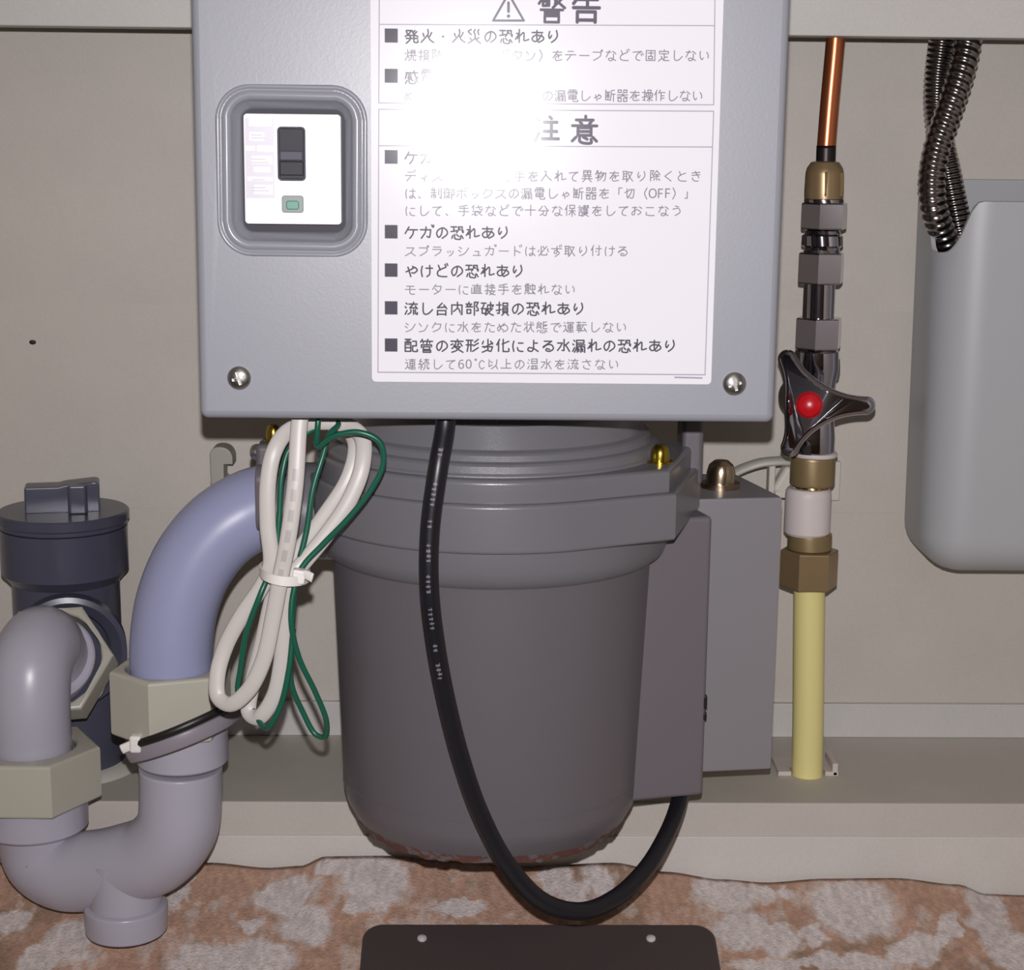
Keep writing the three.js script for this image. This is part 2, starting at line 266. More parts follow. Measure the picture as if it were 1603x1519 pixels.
// ------------------------------------------------------------------ stroke lettering for the printed warning label (no such font is at hand)
const GLYPHS = `
の ~847a4d294593d6da8e|れ 515e 2555 551b ~3a7694a5a9acccfb|あ 24d4 ~72747a8d ~c68c4d2a5797d8eb9e|り ~43374a67 ~b2c7ab6e|を 24d4 ~82572b ~3a67979b ~d7795c7edd
な 2484 622a ~a3c4e6 ~b6bb9e6e5c8baceee|ど 4267 ~c4573a4d8ede b1c3 d0e2|で 24d3 ~d3866a7dbe c6d8 e5f7|し ~424b6eade9|い ~33395d7b ~b4d7db|ぬ ~34488d ~a3673d1a3786b5e8dc9d8bbaee
た 2494 ~622e 96e6 ~8a8dbeee|や ~2986b4e7ba8a 93a5 447e|に ~33283e 85d5 ~7a8dbede|て 24d3 ~d3866a7dbe|と 4267 ~c4573a4d8ede|く b238be|き 34d3 37d6 72ca ~4a4c7ebe|は ~33283e 75e5 b2bc ~bc9e7d7cbbee
お 2484 ~535c2d2a6797da9d b3e5|こ 34c4 ~3a3d7ede|う 62a3 ~36a5ca6e|ず 15e5 ~828a5b588798bb6f b1c3 d0e2|け ~33283e 75e5 ~b2bb8e|る 33b3 b329 ~2a67b7db9e5d6b9c|め ~34599c ~a3673d1a3786b5e8dc8e|よ 828b 85c5 ~8b6e2d3a8bde|さ 25d4 72ca ~4a4c7ebe
ボ 15d5 727e 481c a8dc b1c3 d0e2|タ 6228 54d4 ~d4ba4e 579b|ン 2357 ~2e9cd5|テ 43b3 17e7 ~87793e|ー 28e8|プ 24c4 ~c4b93e ~d1e2d3c2d1|ッ 3648 7587 ~d5ba6e|ク 6229 54d4 ~d4ba3e|ス 34c4 ~c48a1e 8aee|デ 43a3 17e7 ~87793e b1c3 d0e2
ィ ~c48839 888e|ポ 15d5 727e 481c a8dc ~d1e2d3c2d1|ザ 15e5 424a ~a2a97e d0e2 f0f2|ケ 5219 45e5 ~a59a6e|ガ 15c5 ~c5bcad8c ~72682e d0e2 f0f2|ラ 33c3 26d6 ~d6ba5e|シ 2355 1749 ~2e9be4|ュ 46b6 b6ad 1ded|ド 525e 57ca b1c3 d0e2|モ 34c4 18e8 ~747c9ede
警 1171 3032 5052 ~3316 2464 6467 3555 3537 3757 5557 a097 93e3 d388 94e8 29d9 4aba 4bbb 4c4f bcbf 4fbf 4cbc|告 4216 34d4 8188 18e8 3a3f 3aca cacf 3ece
発 2272 ~725518 2335 ~82a6e8 b294 d3b5 47b7 2aea ~676b2f ~a7adbeeeec|火 3548 c4a8 ~81861e ~87abee|・ 7888 8878|災 ~411346 ~817386 ~c1b3c6 3a4b c9ab ~878a1f ~89acef
恐 1272 4247 1776 92d2 ~929578 ~d2d6e8e6 a4b5 3b2e ~5a5e7fbfbc 7a9c cbee|焼 1526 6446 ~41481e 486b 73e3 9197 b1b5 d1d7 75e5 68f8 ~988c5e ~b8bddeeeec
損 1464 414d 4d2d 1a69 8285 82d2 d2d5 85d5 878c 87d7 d7dc 89d9 8bdb 8cdc 9d7f cdef|防 212e 2161 6145 4568 ~68693a 74e4 a1a4 ~a48a6e a7d7 ~d7cdbe9d|止 818d 88d8 484d 1ded
器 2124 2161 6164 2464 9194 91d1 d1d4 94d4 17e7 8587 ~87691a ~87a9ea 2b2f 2b6b 6b6f 2f6f 9b9f 9bdb dbdf 9fdf|赤 34b4 8187 17e7 ~676b3f a7ae ae8e 391c c9ec|固 222e 22d2 d2de 2ede 45b5 8388 595c 59a9 a9ac 5cac
定 8183 2326 23d3 d3d6 46b6 868d 8aca ~495b1f ~5b8eee|感 24e4 ~24261a ~a2b6dae8 4676 4878 484a 787a 4a7a 3c1f ~5b5e7fbfbd 7b9c cbee|電 31c1 2326 23d3 d3d6 8187 4464 4666 a4c4 a6c6 383c 38c8 c8cc 3aca 3ccc ~888d9fefed
手 c123 25d5 19e9 ~828d6e|制 3124 2474 1787 515e 2a2d 2a7a 7a7d b2ba e1ee eecd|御 3114 3517 262e 6144 5393 4797 737d 7a9a 5a5d 4d9d b3bf b3e3 e3ea eaca
漏 2233 1627 3a1e 52d2 d2d5 55d5 ~525a3f 67e7 696f 69e9 e9ef a7af 7b8c 7d8e bbcc bdce|断 212d 2d8d 3777 535c 3345 7365 573a 577a d192 ~92978e 96e6 c6cf|操 1464 414e 4e2d 1a69 8184 81c1 c1c4 84c4 6568 6595 9598 6898 b5b8 b5e5 e5e8 b8e8 7aea a9af ab7e abee
作 4117 343e 8165 74e4 949e 98d8 9bdb|注 2233 1627 3a1e 91a2 64d4 69d9 a4ad 5ded|意 8182 33c3 5465 b4a5 16e6 474b 47b7 b7bb 49b9 4bbb 3c1e ~5c5e7fbfbd 7c9d ccee|入 5272 ~72671e ~76aaed
異 3136 31c1 c1c6 8186 33c3 36c6 575b a7ab 28d8 1beb 5c2f acdf|物 3116 2464 414e 1a69 8258 74e4 ~e4dcbe ~a4975a ~c4a86d|取 1272 222c 626f 2565 2868 1c7b 83d3 ~d3a97e ~84a9ee|除 212e 2161 6145 4568 ~68693a a166 a1e6 86c6 78d8 a6ad 8a6d cbed
切 1774 ~424b5d7b 73d3 ~d3ccae8d ~a3975e|「 a1e1 a1a9|」 464e 4e1e|（ ~d1a8df|） ~21582f|袋 4114 3237 64e3 ~91b6e7e5 8889 29d9 ~794c1d 5a5e 5e8d ~89abee d9ab|十 818e 17e7|分 ~624518 ~92b5e8 38c8 ~c8bcae7d ~787b3e
保 4117 343e 7175 71d1 d1d5 75d5 68e8 a5af a86d a8ed|護 2232 1474 2666 2868 2a2e 2a6a 6a6e 2e6e 72e2 9193 d1d3 a475 84e4 86d6 88d8 8ada b4ba 848a 7bdb ~db9d6f ~8cadef
必 2719 ~525c7dcdcb 7295 d5e9 ~c2782e|付 4117 343e 75e5 b1bd bd9d 7889|直 23d3 8185 454c 45c5 c5cc 47c7 49c9 4bcb 161d 1ded|接 1464 414e 4e2d 1a69 a1a2 73d3 9495 c4b5 66e6 6aea ~a79b7c ~8dbeef ~dabd7f
触 3114 3161 6143 2363 232a 2a1e 636e 2666 2969 434d 8388 83e3 e3e8 88e8 b1bd 7ded cbee|流 2233 1627 3a1e 53e3 a1a3 9467 67d7 c5e8 ~797c4e a9ae ~c9cdeeec|台 ~825537 37c6 a4d8 3a3f 3aca cacf 3ece|内 242e 24d4 d4de dece ~81874b ~87a9bc
部 4142 1373 2435 6455 1686 292d 2969 696d 2d6d a1af a1e1 e1c5 c5e8 ~e8eaca|破 1262 ~423618 282d 2868 686d 2d6d 84e4 ~847a5e e4d6 b1b8 88d8 ~d8ab6f ~89adef|水 818d 8d6d 1565 ~65491d ~86b9ee d4a7
状 515e 2335 1c48 75e5 a1a6 ~a6996e ~a6bbee c2d3|態 3114 1464 5274 161a 1666 666a 1868 9195 d192 95e5 969a d697 9aea 3c1e ~5c5e7fbfbd 7c9d ccee|運 2233 1646 464b 4b1e ~4b7eee 6263 62e2 e2e3 74d4 767a 76d6 7ada d6da 78d8 6cec a4ae
転 1272 252a 2565 656a 2767 2a6a 1c7c 414f 92d2 75e5 a56d 6ddc b9ee|配 1171 141e 1474 747e 1e7e 3137 5157 1a7a 93d3 d3d8 98d8 ~989daeeeec|管 3114 3373 4345 9184 83e3 b3b5 8587 272a 27d7 d7d9 494f 49b9 b9bc 4cbc 4dcd cdcf 4fcf
変 8183 13e3 ~636648 9397 9787 3617 b5d8 682b 59b9 ~b97d2f ~599cef|形 1282 1787 ~32382e 626e e1a4 e598 ea8e|劣 8186 3326 b3d6 ~d5974a 29d9 ~d9ccbe8d ~798c2f|化 4117 343e e376 ~818d9eeeeb
連 2233 1646 464b 4b1e ~4b7eee 62e2 74d4 747a d4da 77d7 7ada 6cec a1ae|続 4124 2454 5418 1868 494f 2b1d 5a6c 82e2 b1b4 94d4 7678 76e6 e6e8 ~989c7f ~c8cdeeec|以 323b 3b79 5476 ~d2c96e caee|上 818d 87d7 1ded
温 2233 1627 3a1e 6167 61d1 d1d7 64d4 67d7 6a6e 6ada dade 8a8e babe 5eee|℃ ~3142332231 ~e5b3868bbeec|、 2c4e`;
const glyph = new Map();
for (const e of GLYPHS.split(/[\n|]/)) { const s = e.trim(); if (s) glyph.set(s[0], s.slice(1).trim().split(' ')); }
function drawGlyph(g, ch, cx, cy, w, h) {
  const small = ch === 'ゃ'; const st = glyph.get(small ? 'や' : ch); if (!st) return false;
  const k = small || 'ッィュ'.includes(ch) ? 0.72 : 1, oy = k < 1 ? h * 0.14 : 0;
  for (const s of st) {
    const smooth = s[0] === '~', q = smooth ? s.slice(1) : s, pts = [];
    for (let i = 0; i + 1 < q.length; i += 2) pts.push([cx + (parseInt(q[i], 16) / 15 - 0.5) * w * k, cy + oy + (parseInt(q[i + 1], 16) / 15 - 0.5) * h * k]);
    g.beginPath(); g.moveTo(...pts[0]);
    if (smooth && pts.length > 2) {
      const c = new THREE.SplineCurve(pts.map((p) => new THREE.Vector2(...p))).getPoints(pts.length * 5);
      for (const p of c) g.lineTo(p.x, p.y);
    } else for (const p of pts.slice(1)) g.lineTo(...p);
    g.stroke();
  }
  return true;
}

// ------------------------------------------------------------------ control box
const zBox = 0.31;
{
  const xL = (P(297, 0, zBox).x + P(313, 650, zBox).x) / 2, xR = (P(1240, 0, zBox).x + P(1211, 650, zBox).x) / 2;
  const yB = P(760, 660, zBox).y, yT = P(760, -190, zBox).y, w = xR - xL, h = yT - yB, cx = (xL + xR) / 2, cy = (yB + yT) / 2, depth = 0.05;
  const box = thing('control_box', 'grey plastic control box with white warning label and breaker switch, mounted above the disposer', 'control box', V3(cx, cy, zBox - depth));
  box.rotation.x = -0.009; box.updateMatrixWorld(true);   // hangs leaning back by half a degree
  const rect = (u0, v0, u1, v1, z) => { const um = (u0 + u1) / 2, vm = (v0 + v1) / 2; const a = P(u0, vm, z), b = P(u1, vm, z), c = P(um, v0, z), d = P(um, v1, z); return { x: (a.x + b.x) / 2 - cx, y: (c.y + d.y) / 2 - cy, w: b.x - a.x, h: c.y - d.y }; };
  const rec = rect(354, 150, 560, 388, zBox), hr = 0.0105;
  const s = rrShape(w, h, 0.0035), hole = rrShape(rec.w, rec.h, hr, THREE.Path);
  hole.curves.forEach((c) => { for (const k of ['v1', 'v2']) if (c[k]) { c[k].x += rec.x; c[k].y += rec.y; } if (c.aX !== undefined) { c.aX += rec.x; c.aY += rec.y; } });
  s.holes.push(hole);
  part('housing', ext(s, depth, 0.0035, 5), M.boxGrey, box);
  // double rim round the switch well, and the well itself
  const prof = [[0.0042, -0.0002], [0.0040, 0.0008], [0.0032, 0.0012], [0.0025, 0.0008], [0.0021, 0.0001], [0.0014, 0.0004], [0.0008, 0.0013], [-0.0004, 0.0017], [-0.0016, 0.0012], [-0.0024, -0.0004], [-0.0034, -0.003], [-0.0052, -0.0046], [-0.0060, -0.0075]];
  part('switch_rim', rrSweep(rec.w, rec.h, hr, prof, 10).translate(rec.x, rec.y, depth), M.beadGrey, box);
  part('switch_well', boxAt(rec.x - rec.w / 2 + 0.003, rec.x + rec.w / 2 - 0.003, rec.y - rec.h / 2 + 0.003, rec.y + rec.h / 2 - 0.003, depth - 0.010, depth - 0.0072), M.dark, box);
  const pl = rect(382, 180, 534, 353, zBox - 0.001);
  // breaker plate with print, rocker and test button
  {
    const c = document.createElement('canvas'); c.width = 512; c.height = 580; const g = c.getContext('2d');
    g.fillStyle = '#fbfafc'; g.fillRect(0, 0, 512, 580);
    g.fillStyle = '#d9d5e0'; g.fillRect(8, 24, 152, 420);
    g.fillStyle = '#f3f1f6'; for (const [y, a, b, hh] of [[26, 30, 150, 40], [96, 30, 110, 46], [168, 10, 60, 26], [166, 70, 156, 32], [220, 40, 150, 44], [278, 50, 140, 28], [330, 18, 150, 22], [372, 50, 150, 50]]) g.fillRect(a, y, b - a, hh);
    g.strokeStyle = '#c4c0cc'; g.lineWidth = 5; for (const y of [112, 128, 238, 256, 346, 388, 404]) { g.beginPath(); g.moveTo(40, y); g.lineTo(96 + (y % 37), y); g.stroke(); }
    const t = new THREE.CanvasTexture(c); t.colorSpace = THREE.SRGBColorSpace;
    const geo = ext(rrShape(pl.w, pl.h, 0.0016), 0.006, 0.0005, 2), p = geo.attributes.position, uv = geo.attributes.uv;
    for (let i = 0; i < p.count; i++) uv.setXY(i, p.getX(i) / pl.w + 0.5, p.getY(i) / pl.h + 0.5);
    const plate = part('breaker', geo.translate(pl.x, pl.y, depth - 0.0072), mat(0xffffff, 0.3, { map: t }), box, 'white breaker plate');
    const zt = depth - 0.0012, ro = rect(434, 200, 478, 285, zBox), k = 0.0009;
    part('rocker_frame', rrSweep(ro.w - 2 * k, ro.h - 2 * k, 0.0008, [[k, -0.001], [k, 0.0006], [k * 0.5, 0.0009], [0, 0.0006], [-0.0002, -0.001]], 4).translate(ro.x, ro.y, zt), M.darkRidge, plate);
    part('rocker', [boxAt(ro.x - ro.w / 2 + k, ro.x + ro.w / 2 - k, ro.y - ro.h / 2 + k, ro.y + ro.h / 2 - k, zt - 0.001, zt + 0.0003, 0.0002), boxAt(ro.x - ro.w / 2 + k, ro.x + ro.w / 2 - k, ro.y - ro.h * 0.40, ro.y - ro.h * 0.14, zt, zt + 0.0012, 0.0005)], M.dark, plate);
    part('rocker_ridge', boxAt(ro.x - ro.w / 2 + k, ro.x + ro.w / 2 - k, ro.y - ro.h * 0.13, ro.y + ro.h * 0.06, zt, zt + 0.0024, 0.0008), M.darkRidge, plate, 'lighter ridge of the rocker');
    const bu = rect(441, 308, 475, 335, zBox), bi = rect(448, 316, 468, 330, zBox);
    part('test_button', ext(rrShape(bu.w, bu.h, 0.0012), 0.0012, 0.0003, 2).translate(bu.x, bu.y, zt - 0.0004), M.button, plate, 'grey test button');
    part('button_lens', ext(rrShape(bi.w, bi.h, 0.001), 0.0012, 0.0004, 2).translate(bi.x, bi.y, zt), M.green, plate, 'green centre of the test button');
  }
  // warning label
  {
    const lt = 0.0006, lx0 = (P(582, 10, zBox).x + P(580, 590, zBox).x) / 2 - cx, lx1 = (P(1134, 10, zBox).x + P(1112, 590, zBox).x) / 2 - cx, ly0 = P(846, 601, zBox).y - cy, ly1 = P(846, -70, zBox).y - cy;
    const lw = lx1 - lx0, lh = ly1 - ly0, CW = 1140, CH = Math.round(CW * lh / lw), c = document.createElement('canvas'); c.width = CW; c.height = CH;
    const g = c.getContext('2d'), K = CW / lw, sc = CW / 545;     // sc: canvas pixels per photograph pixel
    const T = (u, v) => { const p = P(u, v, zBox); return [(p.x - cx - lx0) * K, (ly1 - (p.y - cy)) * K]; };
    g.fillStyle = '#ffffff'; g.fillRect(0, 0, CW, CH);
    g.lineCap = 'round'; g.lineJoin = 'round';
    const LINE = '#b9b6c2', HEAD = '#5f5d66', BODY = '#96949d';
    const line = (u0, v0, u1, v1, wd = 1.5) => { g.strokeStyle = LINE; g.lineWidth = wd * sc; g.beginPath(); g.moveTo(...T(u0, v0)); g.lineTo(...T(u1, v1)); g.stroke(); };
    // frames
    line(594, -60, 593, 163); line(1120, -60, 1117, 165); line(594, 40, 1119, 42); line(593, 163, 1117, 166);
    line(593, 173, 592, 584); line(1117, 176, 1103, 587); line(593, 173, 1117, 176); line(593, 230, 1114, 232); line(592, 584, 1103, 588, 1.8);
    const text = (str, u0, v, u1, size, color, wd) => {
      g.strokeStyle = color; g.fillStyle = color; g.lineWidth = wd * sc;
      const [xa, y] = T(u0, v), [xb, yb] = T(u1, v); let n = 0; for (const ch of str) n += /[0-9A-Z]/.test(ch) ? 0.56 : 1;
      const st = (xb - xa) / n; let x = xa;
      for (const ch of str) {
        const a = /[0-9A-Z]/.test(ch) ? 0.56 : 1, yy = y + (yb - y) * (x - xa) / (xb - xa);
        if (a < 1) { g.font = Math.round(size * sc * 1.12) + 'px sans-serif'; g.textAlign = 'center'; g.textBaseline = 'alphabetic'; g.fillText(ch, x + st * a / 2, yy + size * sc * 0.42); }
        else drawGlyph(g, ch, x + st / 2, yy, size * sc, size * sc);
        x += st * a;
      }
    };
    const square = (v) => { const [x, y] = T(612.5, v); g.fillStyle = HEAD; g.fillRect(x - 10 * sc, y - 10.5 * sc, 20 * sc, 21 * sc); };
    const head = (str, v, u1) => { square(v - 0.5); text(str, 632, v, u1, 22, HEAD, 2.3); };
    const body = (str, v, u1) => text(str, 632, v, u1, 18.5, BODY, 1.5);
    const warn = (v) => { g.strokeStyle = '#85838d'; g.fillStyle = '#85838d'; g.lineWidth = 3.4 * sc; const a = T(796, v - 22), b = T(820, v + 20), d = T(772, v + 20); g.beginPath(); g.moveTo(...a); g.lineTo(...b); g.lineTo(...d); g.closePath(); g.stroke(); g.lineWidth = 4 * sc; g.beginPath(); g.moveTo(...T(796, v - 8)); g.lineTo(...T(796, v + 6)); g.stroke(); g.beginPath(); g.arc(...T(796, v + 13), 2.6 * sc, 0, 7); g.fill(); };
    warn(14); text('警', 838, 12, 890, 46, '#6d6b75', 4.2); text('告', 893, 12, 943, 46, '#6d6b75', 5.2);
    head('発火・火災の恐れあり', 58, 878); body('焼損防止器（赤ボタン）をテープなどで固定しない', 88, 1112);
    head('感電の恐れあり', 121, 804); body('ぬれた手で制御ボックスの漏電しゃ断器を操作しない', 151, 1101);
    warn(205); text('注', 832, 203, 880, 42, '#6d6b75', 5); text('意', 891, 203, 939, 44, '#6d6b75', 4.6);
    head('ケガの恐れあり', 248, 799); body('ディスポーザーに手を入れて異物を取り除くとき', 277, 1099);
    body('は、制御ボックスの漏電しゃ断器を「切（OFF）」', 304, 1090); body('にして、手袋などで十分な保護をしておこなう', 331, 1069);
    head('ケガの恐れあり', 365, 799); body('スプラッシュガードは必ず取り付ける', 394, 985);
    head('やけどの恐れあり', 425, 822); body('モーターに直接手を触れない', 454, 902);
    head('流し台内部破損の恐れあり', 484, 917); body('シンクに水をためた状態で運転しない', 513, 982);
    head('配管の変形劣化による水漏れの恐れあり', 542, 1060); body('連続して60℃以上の温水を流さない', 571, 970);
    g.strokeStyle = '#b3b0ba'; g.lineWidth = 2.4 * sc; g.setLineDash?.([3 * sc, 1.5 * sc]); g.beginPath(); g.moveTo(...T(1056, 592)); g.lineTo(...T(1098, 593)); g.stroke();
    const t = new THREE.CanvasTexture(c); t.colorSpace = THREE.SRGBColorSpace; t.anisotropy = 8;
    const geo = ext(rrShape(lw, lh, 0.0018), lt, 0.0001, 1), p = geo.attributes.position, uv = geo.attributes.uv;
    for (let i = 0; i < p.count; i++) uv.setXY(i, p.getX(i) / lw + 0.5, p.getY(i) / lh + 0.5);
    const m = M.labelWhite.clone(); m.map = t;
    part('warning_label', geo.translate((lx0 + lx1) / 2, (ly0 + ly1) / 2, depth - 0.0001), m, box, 'white warning label printed in Japanese');
  }
  // pan head screws with a cross slot
  const ev = new Evaluator(); ev.attributes = ['position', 'normal'];
  const r = S(18.5, 376, 593, zBox), dome = new Brush(lathe([[0, -0.001], [r, -0.001], [r, 0.0006], [r * 0.93, 0.0013], [r * 0.7, 0.0021], [r * 0.35, 0.0026], [0, 0.0027]], 40).rotateX(Math.PI / 2));
  let b = dome; for (const turn of [0.3, 0.3 + Math.PI / 2]) { const cut = new Brush(new THREE.BoxGeometry(r * 1.15, r * 0.26, 0.003).rotateZ(turn).translate(0, 0, 0.0025)); b.updateMatrixWorld(); cut.updateMatrixWorld(); b = ev.evaluate(b, cut, SUBTRACTION); }
  const sg = norm(b.geometry);
  for (const [u, v] of [[375, 593], [1149, 602]]) { const p = P(u, v, zBox); part('screw', sg.clone().translate(p.x - cx, p.y - cy, depth), M.steel, box); }
  // mounting bracket to the back panel, behind the box
  for (const x of [-0.088, 0.088]) part('mounting_bracket', boxAt(x - 0.012, x + 0.012, h * 0.05, h * 0.05 + 0.05, -(zBox - depth) + 0.0012, 0.001, 0.001), M.boxGrey, box);
}

// ------------------------------------------------------------------ disposer
{
  const zA = 0.18, ax = P(770, 1050, zA).x, yB = P(770, 1372, zA + 0.077).y;
  const d = thing('food_waste_disposer', 'dark grey kitchen waste disposer with round motor can, hanging below the control box', 'disposer', V3(ax, yB, zA));
  const fy = (v, r) => P(775, v, zA + r).y - yB;                // height of an edge seen on the front of a round body of radius r
  const rb = S(228, 769, 1266, zA), rt = S(250, 774, 885, zA), rl = S(276, 773, 852, zA);
  const yLipB = fy(924, rl - 0.006), yBandB = fy(868, rl), yBandT = fy(792, rl + 0.003);
  // motor can, painted, with its rusty foot rim
  part('motor_can', lathe([[0, 0.004], [rb - 0.012, 0.004], [rb - 0.006, 0.0062], [rb - 0.0015, 0.0145], [rb, 0.021], [rt, yLipB + 0.006], [rt - 0.01, yLipB + 0.01]], 96, 0.5), M.disposer, d);
  {
    const g = lathe([[rb - 0.018, 0.003], [rb - 0.013, 0.0002], [rb - 0.0075, 0.0028], [rb - 0.0050, 0.0076], [rb - 0.010, 0.009]], 180, 0.8), p = g.attributes.position;
    for (let i = 0; i < p.count; i++) { const a = Math.atan2(p.getZ(i), p.getX(i)), k = (fbm(Math.cos(a) * 14 + 20, Math.sin(a) * 14 + 20) - 0.5) * 0.006; const r = Math.hypot(p.getX(i), p.getZ(i)); p.setX(i, p.getX(i) * (r + k * 0.35) / r); p.setZ(i, p.getZ(i) * (r + k * 0.35) / r); p.setY(i, p.getY(i) + k); }
    const rust = dataTex(512, 64, (x, y) => { const n = fbm(x / 14, y / 9), f = hash2(x, y); return n > 0.56 ? [112, 104, 106] : [98 + 40 * (n - 0.4) + 14 * f, 66 + 26 * (n - 0.4) + 8 * f, 58 + 10 * f]; }, true, 3, 1);
    g.computeVertexNormals(); part('rusty_rim', g, mat(0xffffff, 0.75, { map: rust }), d, 'rusted chipped bottom rim');
  }
  // seam line on the can
  part('can_seam', lathe([[rb - 0.0004, 0.0272], [rb + 0.0005, 0.0275], [rb + 0.0005, 0.0283], [rb - 0.0004, 0.0286]], 96), M.disposer, d);
  // shell: rounded lip under the band, the wide band with flat corners, stepped shoulder, neck
  part('lip', lathe([[rt - 0.004, yLipB + 0.008], [rt + 0.001, yLipB + 0.0015], [rl - 0.007, yLipB], [rl - 0.003, yLipB + 0.003], [rl - 0.0005, yLipB + 0.009], [rl, yBandB], [rl, yBandB + 0.004]], 96, 0.7), M.disposerShell, d);
  const R = rl + 0.003, plan = new THREE.Shape(), yaw = 0.26;
  const q0 = P(1059, 772, zA + 0.062), q1 = P(1097, 745, zA - 0.012), A = [q0.x - ax, 0.062], B = [q1.x - ax, -0.012];     // right front corner and the back of its flat side, seen from above
  {
    const pts = []; for (let q = 66; q <= 298; q += 4) pts.push([R * Math.cos(q * Math.PI / 180), R * Math.sin(q * Math.PI / 180)]);
    [...pts, [R * 0.7, -R * 0.72], B, A].forEach(([x, z], i) => plan[i ? 'lineTo' : 'moveTo'](x, z)); plan.closePath();
  }
  part('band', ext(plan, yBandT - yBandB, 0.002, 3).rotateX(Math.PI / 2).translate(0, yBandT, 0), M.disposerShell, d);
  const onD = (p) => V3(p.x - ax, p.y - yB, p.z - zA), y1 = fy(752, R - 0.004), y2 = fy(743, R - 0.009), y3 = fy(728, R - 0.011), y4 = fy(711, R - 0.015), y5 = fy(668, 0.072);
  part('shoulder', lathe([[R - 0.008, y1 - 0.002], [R - 0.0085, y2 - 0.001], [R - 0.0095, y2], [R - 0.0105, y3 - 0.001], [R - 0.0115, y3], [R - 0.0135, y3 + 0.0008], [R - 0.0145, y4 - 0.001], [R - 0.0155, y4], [R - 0.018, y4 + 0.0012], [0.072, y5], [0.058, y5 + 0.002], [0.05, y5 + 0.03], [0.05, yTop - yB]], 96, 0.3), M.disposerShell, d);
  const bolt = (r, h2) => lathe([[0, h2], [r * 0.5, h2], [r * 0.85, h2 * 0.8], [r, h2 * 0.45], [r, 0], [r * 1.35, 0], [r * 1.35, -0.001], [0, -0.001]], 24);
  const bp1 = V3(onD(P(1033, 726, 0.222)).x, y1 + 0.0008, 0.042), bp2 = onD(P(428, 688, 0.19));
  part('bolt', bolt(0.0048, 0.008).translate(bp1.x, bp1.y, bp1.z), M.brassBolt, d, 'yellowish bolt on the right corner');
  part('bolt', bolt(0.0036, 0.0075).translate(bp2.x, bp2.y, bp2.z), M.brassBolt, d);
  // raised pad below the right bolt, and the tall lug at the side
  const upper = new THREE.Shape(plan.getPoints().map((p) => p.multiplyScalar(0.962)));
  part('upper_band', ext(upper, y1 - yBandT + 0.002, 0.0025, 4).rotateX(Math.PI / 2).translate(0, y1, 0), M.disposerShell, d);
  const lg0 = onD(P(1064, 700, 0.165)), lg1 = onD(P(1097, 700, 0.165)), lgt = onD(P(1080, 664, 0.165)).y;
  part('side_lug', boxAt(lg0.x, lg1.x, yBandT - 0.01, lgt + 0.01, -0.03, lg0.z + 0.012, 0.003), M.disposer, d);
  // outlet on the left with its flange plate
  const fo = onD(P(421, 775, 0.185));
  part('outlet', new THREE.CylinderGeometry(0.024, 0.026, Math.abs(fo.x) - R * 0.6, 40).rotateZ(Math.PI / 2).translate((fo.x - R * 0.6) / 2, fo.y - 0.008, fo.z), M.disposerShell, d);
  part('outlet_flange', ext(rrShape(0.05, 0.034, 0.008), 0.006, 0.001, 2).rotateY(-Math.PI / 2).translate(fo.x + 0.002, fo.y + 0.002, fo.z), M.disposer, d, 'dark flange plate at the outlet');
  const sp = onD(P(395, 708, 0.19)); part('flange_screw', bolt(0.0042, 0.005).rotateZ(Math.PI / 2).translate(sp.x + 0.004, sp.y, sp.z), M.steel, d);
  part('flange_tab', boxAt(sp.x + 0.003, bp2.x + 0.012, fo.y + 0.013, bp2.y - 0.0008, bp2.z - 0.012, bp2.z + 0.012, 0.003), M.disposer, d);
  // terminal box on the right front, and the lighter cover set back behind it
  const tz = 0.205, tb0 = P(993, 1256, tz), tb1 = P(1101, 1247, tz - 0.010), tw = Math.hypot(tb1.x - tb0.x, 0.01), ty0 = P(1045, 1251, tz - 0.005).y - yB, tc = onD(V3((tb0.x + tb1.x) / 2, 0, tz - 0.005));
  const term = part('terminal_box', new RoundedBoxGeometry(tw + 0.008, yBandB - ty0 + 0.002, 0.06, 3, 0.0025).translate(-0.004, 0, -0.03).rotateY(yaw).translate(tc.x, (ty0 + yBandB + 0.002) / 2, tc.z), M.terminal, d, 'tall grey terminal box on the right of the can');
  const mk = onD(P(1097, 1102, tz - 0.008)), mk2 = onD(P(1097, 1124, tz - 0.008)), ed = V3(tc.x + Math.cos(yaw) * (tw / 2 + 0.0002), 0, tc.z - Math.sin(yaw) * tw / 2 - 0.004);
  for (const [q, hh] of [[mk, 0.005], [mk2, 0.003]]) part('paint_chip', new RoundedBoxGeometry(0.0024, hh * 1.5, 0.004, 2, 0.001).translate(ed.x - 0.001, q.y, ed.z + 0.0022), M.nearBlack, term, 'dark chipped paint');
  const sz = 0.172, sb0 = P(1104, 1220, sz), sb1 = P(1206, 1210, sz - 0.009), sw = Math.hypot(sb1.x - sb0.x, 0.009), sy0 = P(1155, 1214, sz).y - yB, sy1 = P(1165, 784, sz).y - yB, scn = onD(V3((sb0.x + sb1.x) / 2, 0, sz - 0.0045));
  const fl = [sb0.x - ax - 0.02, scn.z + 0.003], fr = [P(1219, 900, sz - 0.009).x - ax, scn.z - 0.0045], bk = [P(1152, 738, 0.098).x - ax, 0.098 - zA], bl = [P(1085, 738, 0.098).x - ax, 0.098 - zA];
  const cover = new THREE.Shape(); [fl, fr, [fr[0] - 0.0005, fr[1] - 0.006], bk, bl].forEach(([x, z], i) => cover[i ? 'lineTo' : 'moveTo'](x, -z)); cover.closePath();
  part('side_cover', prismY(cover, sy0, sy1, 0.0012), M.sideCover, d, 'lighter grey cover box behind the terminal box');
  const bb = onD(P(1128, 758, 0.138));
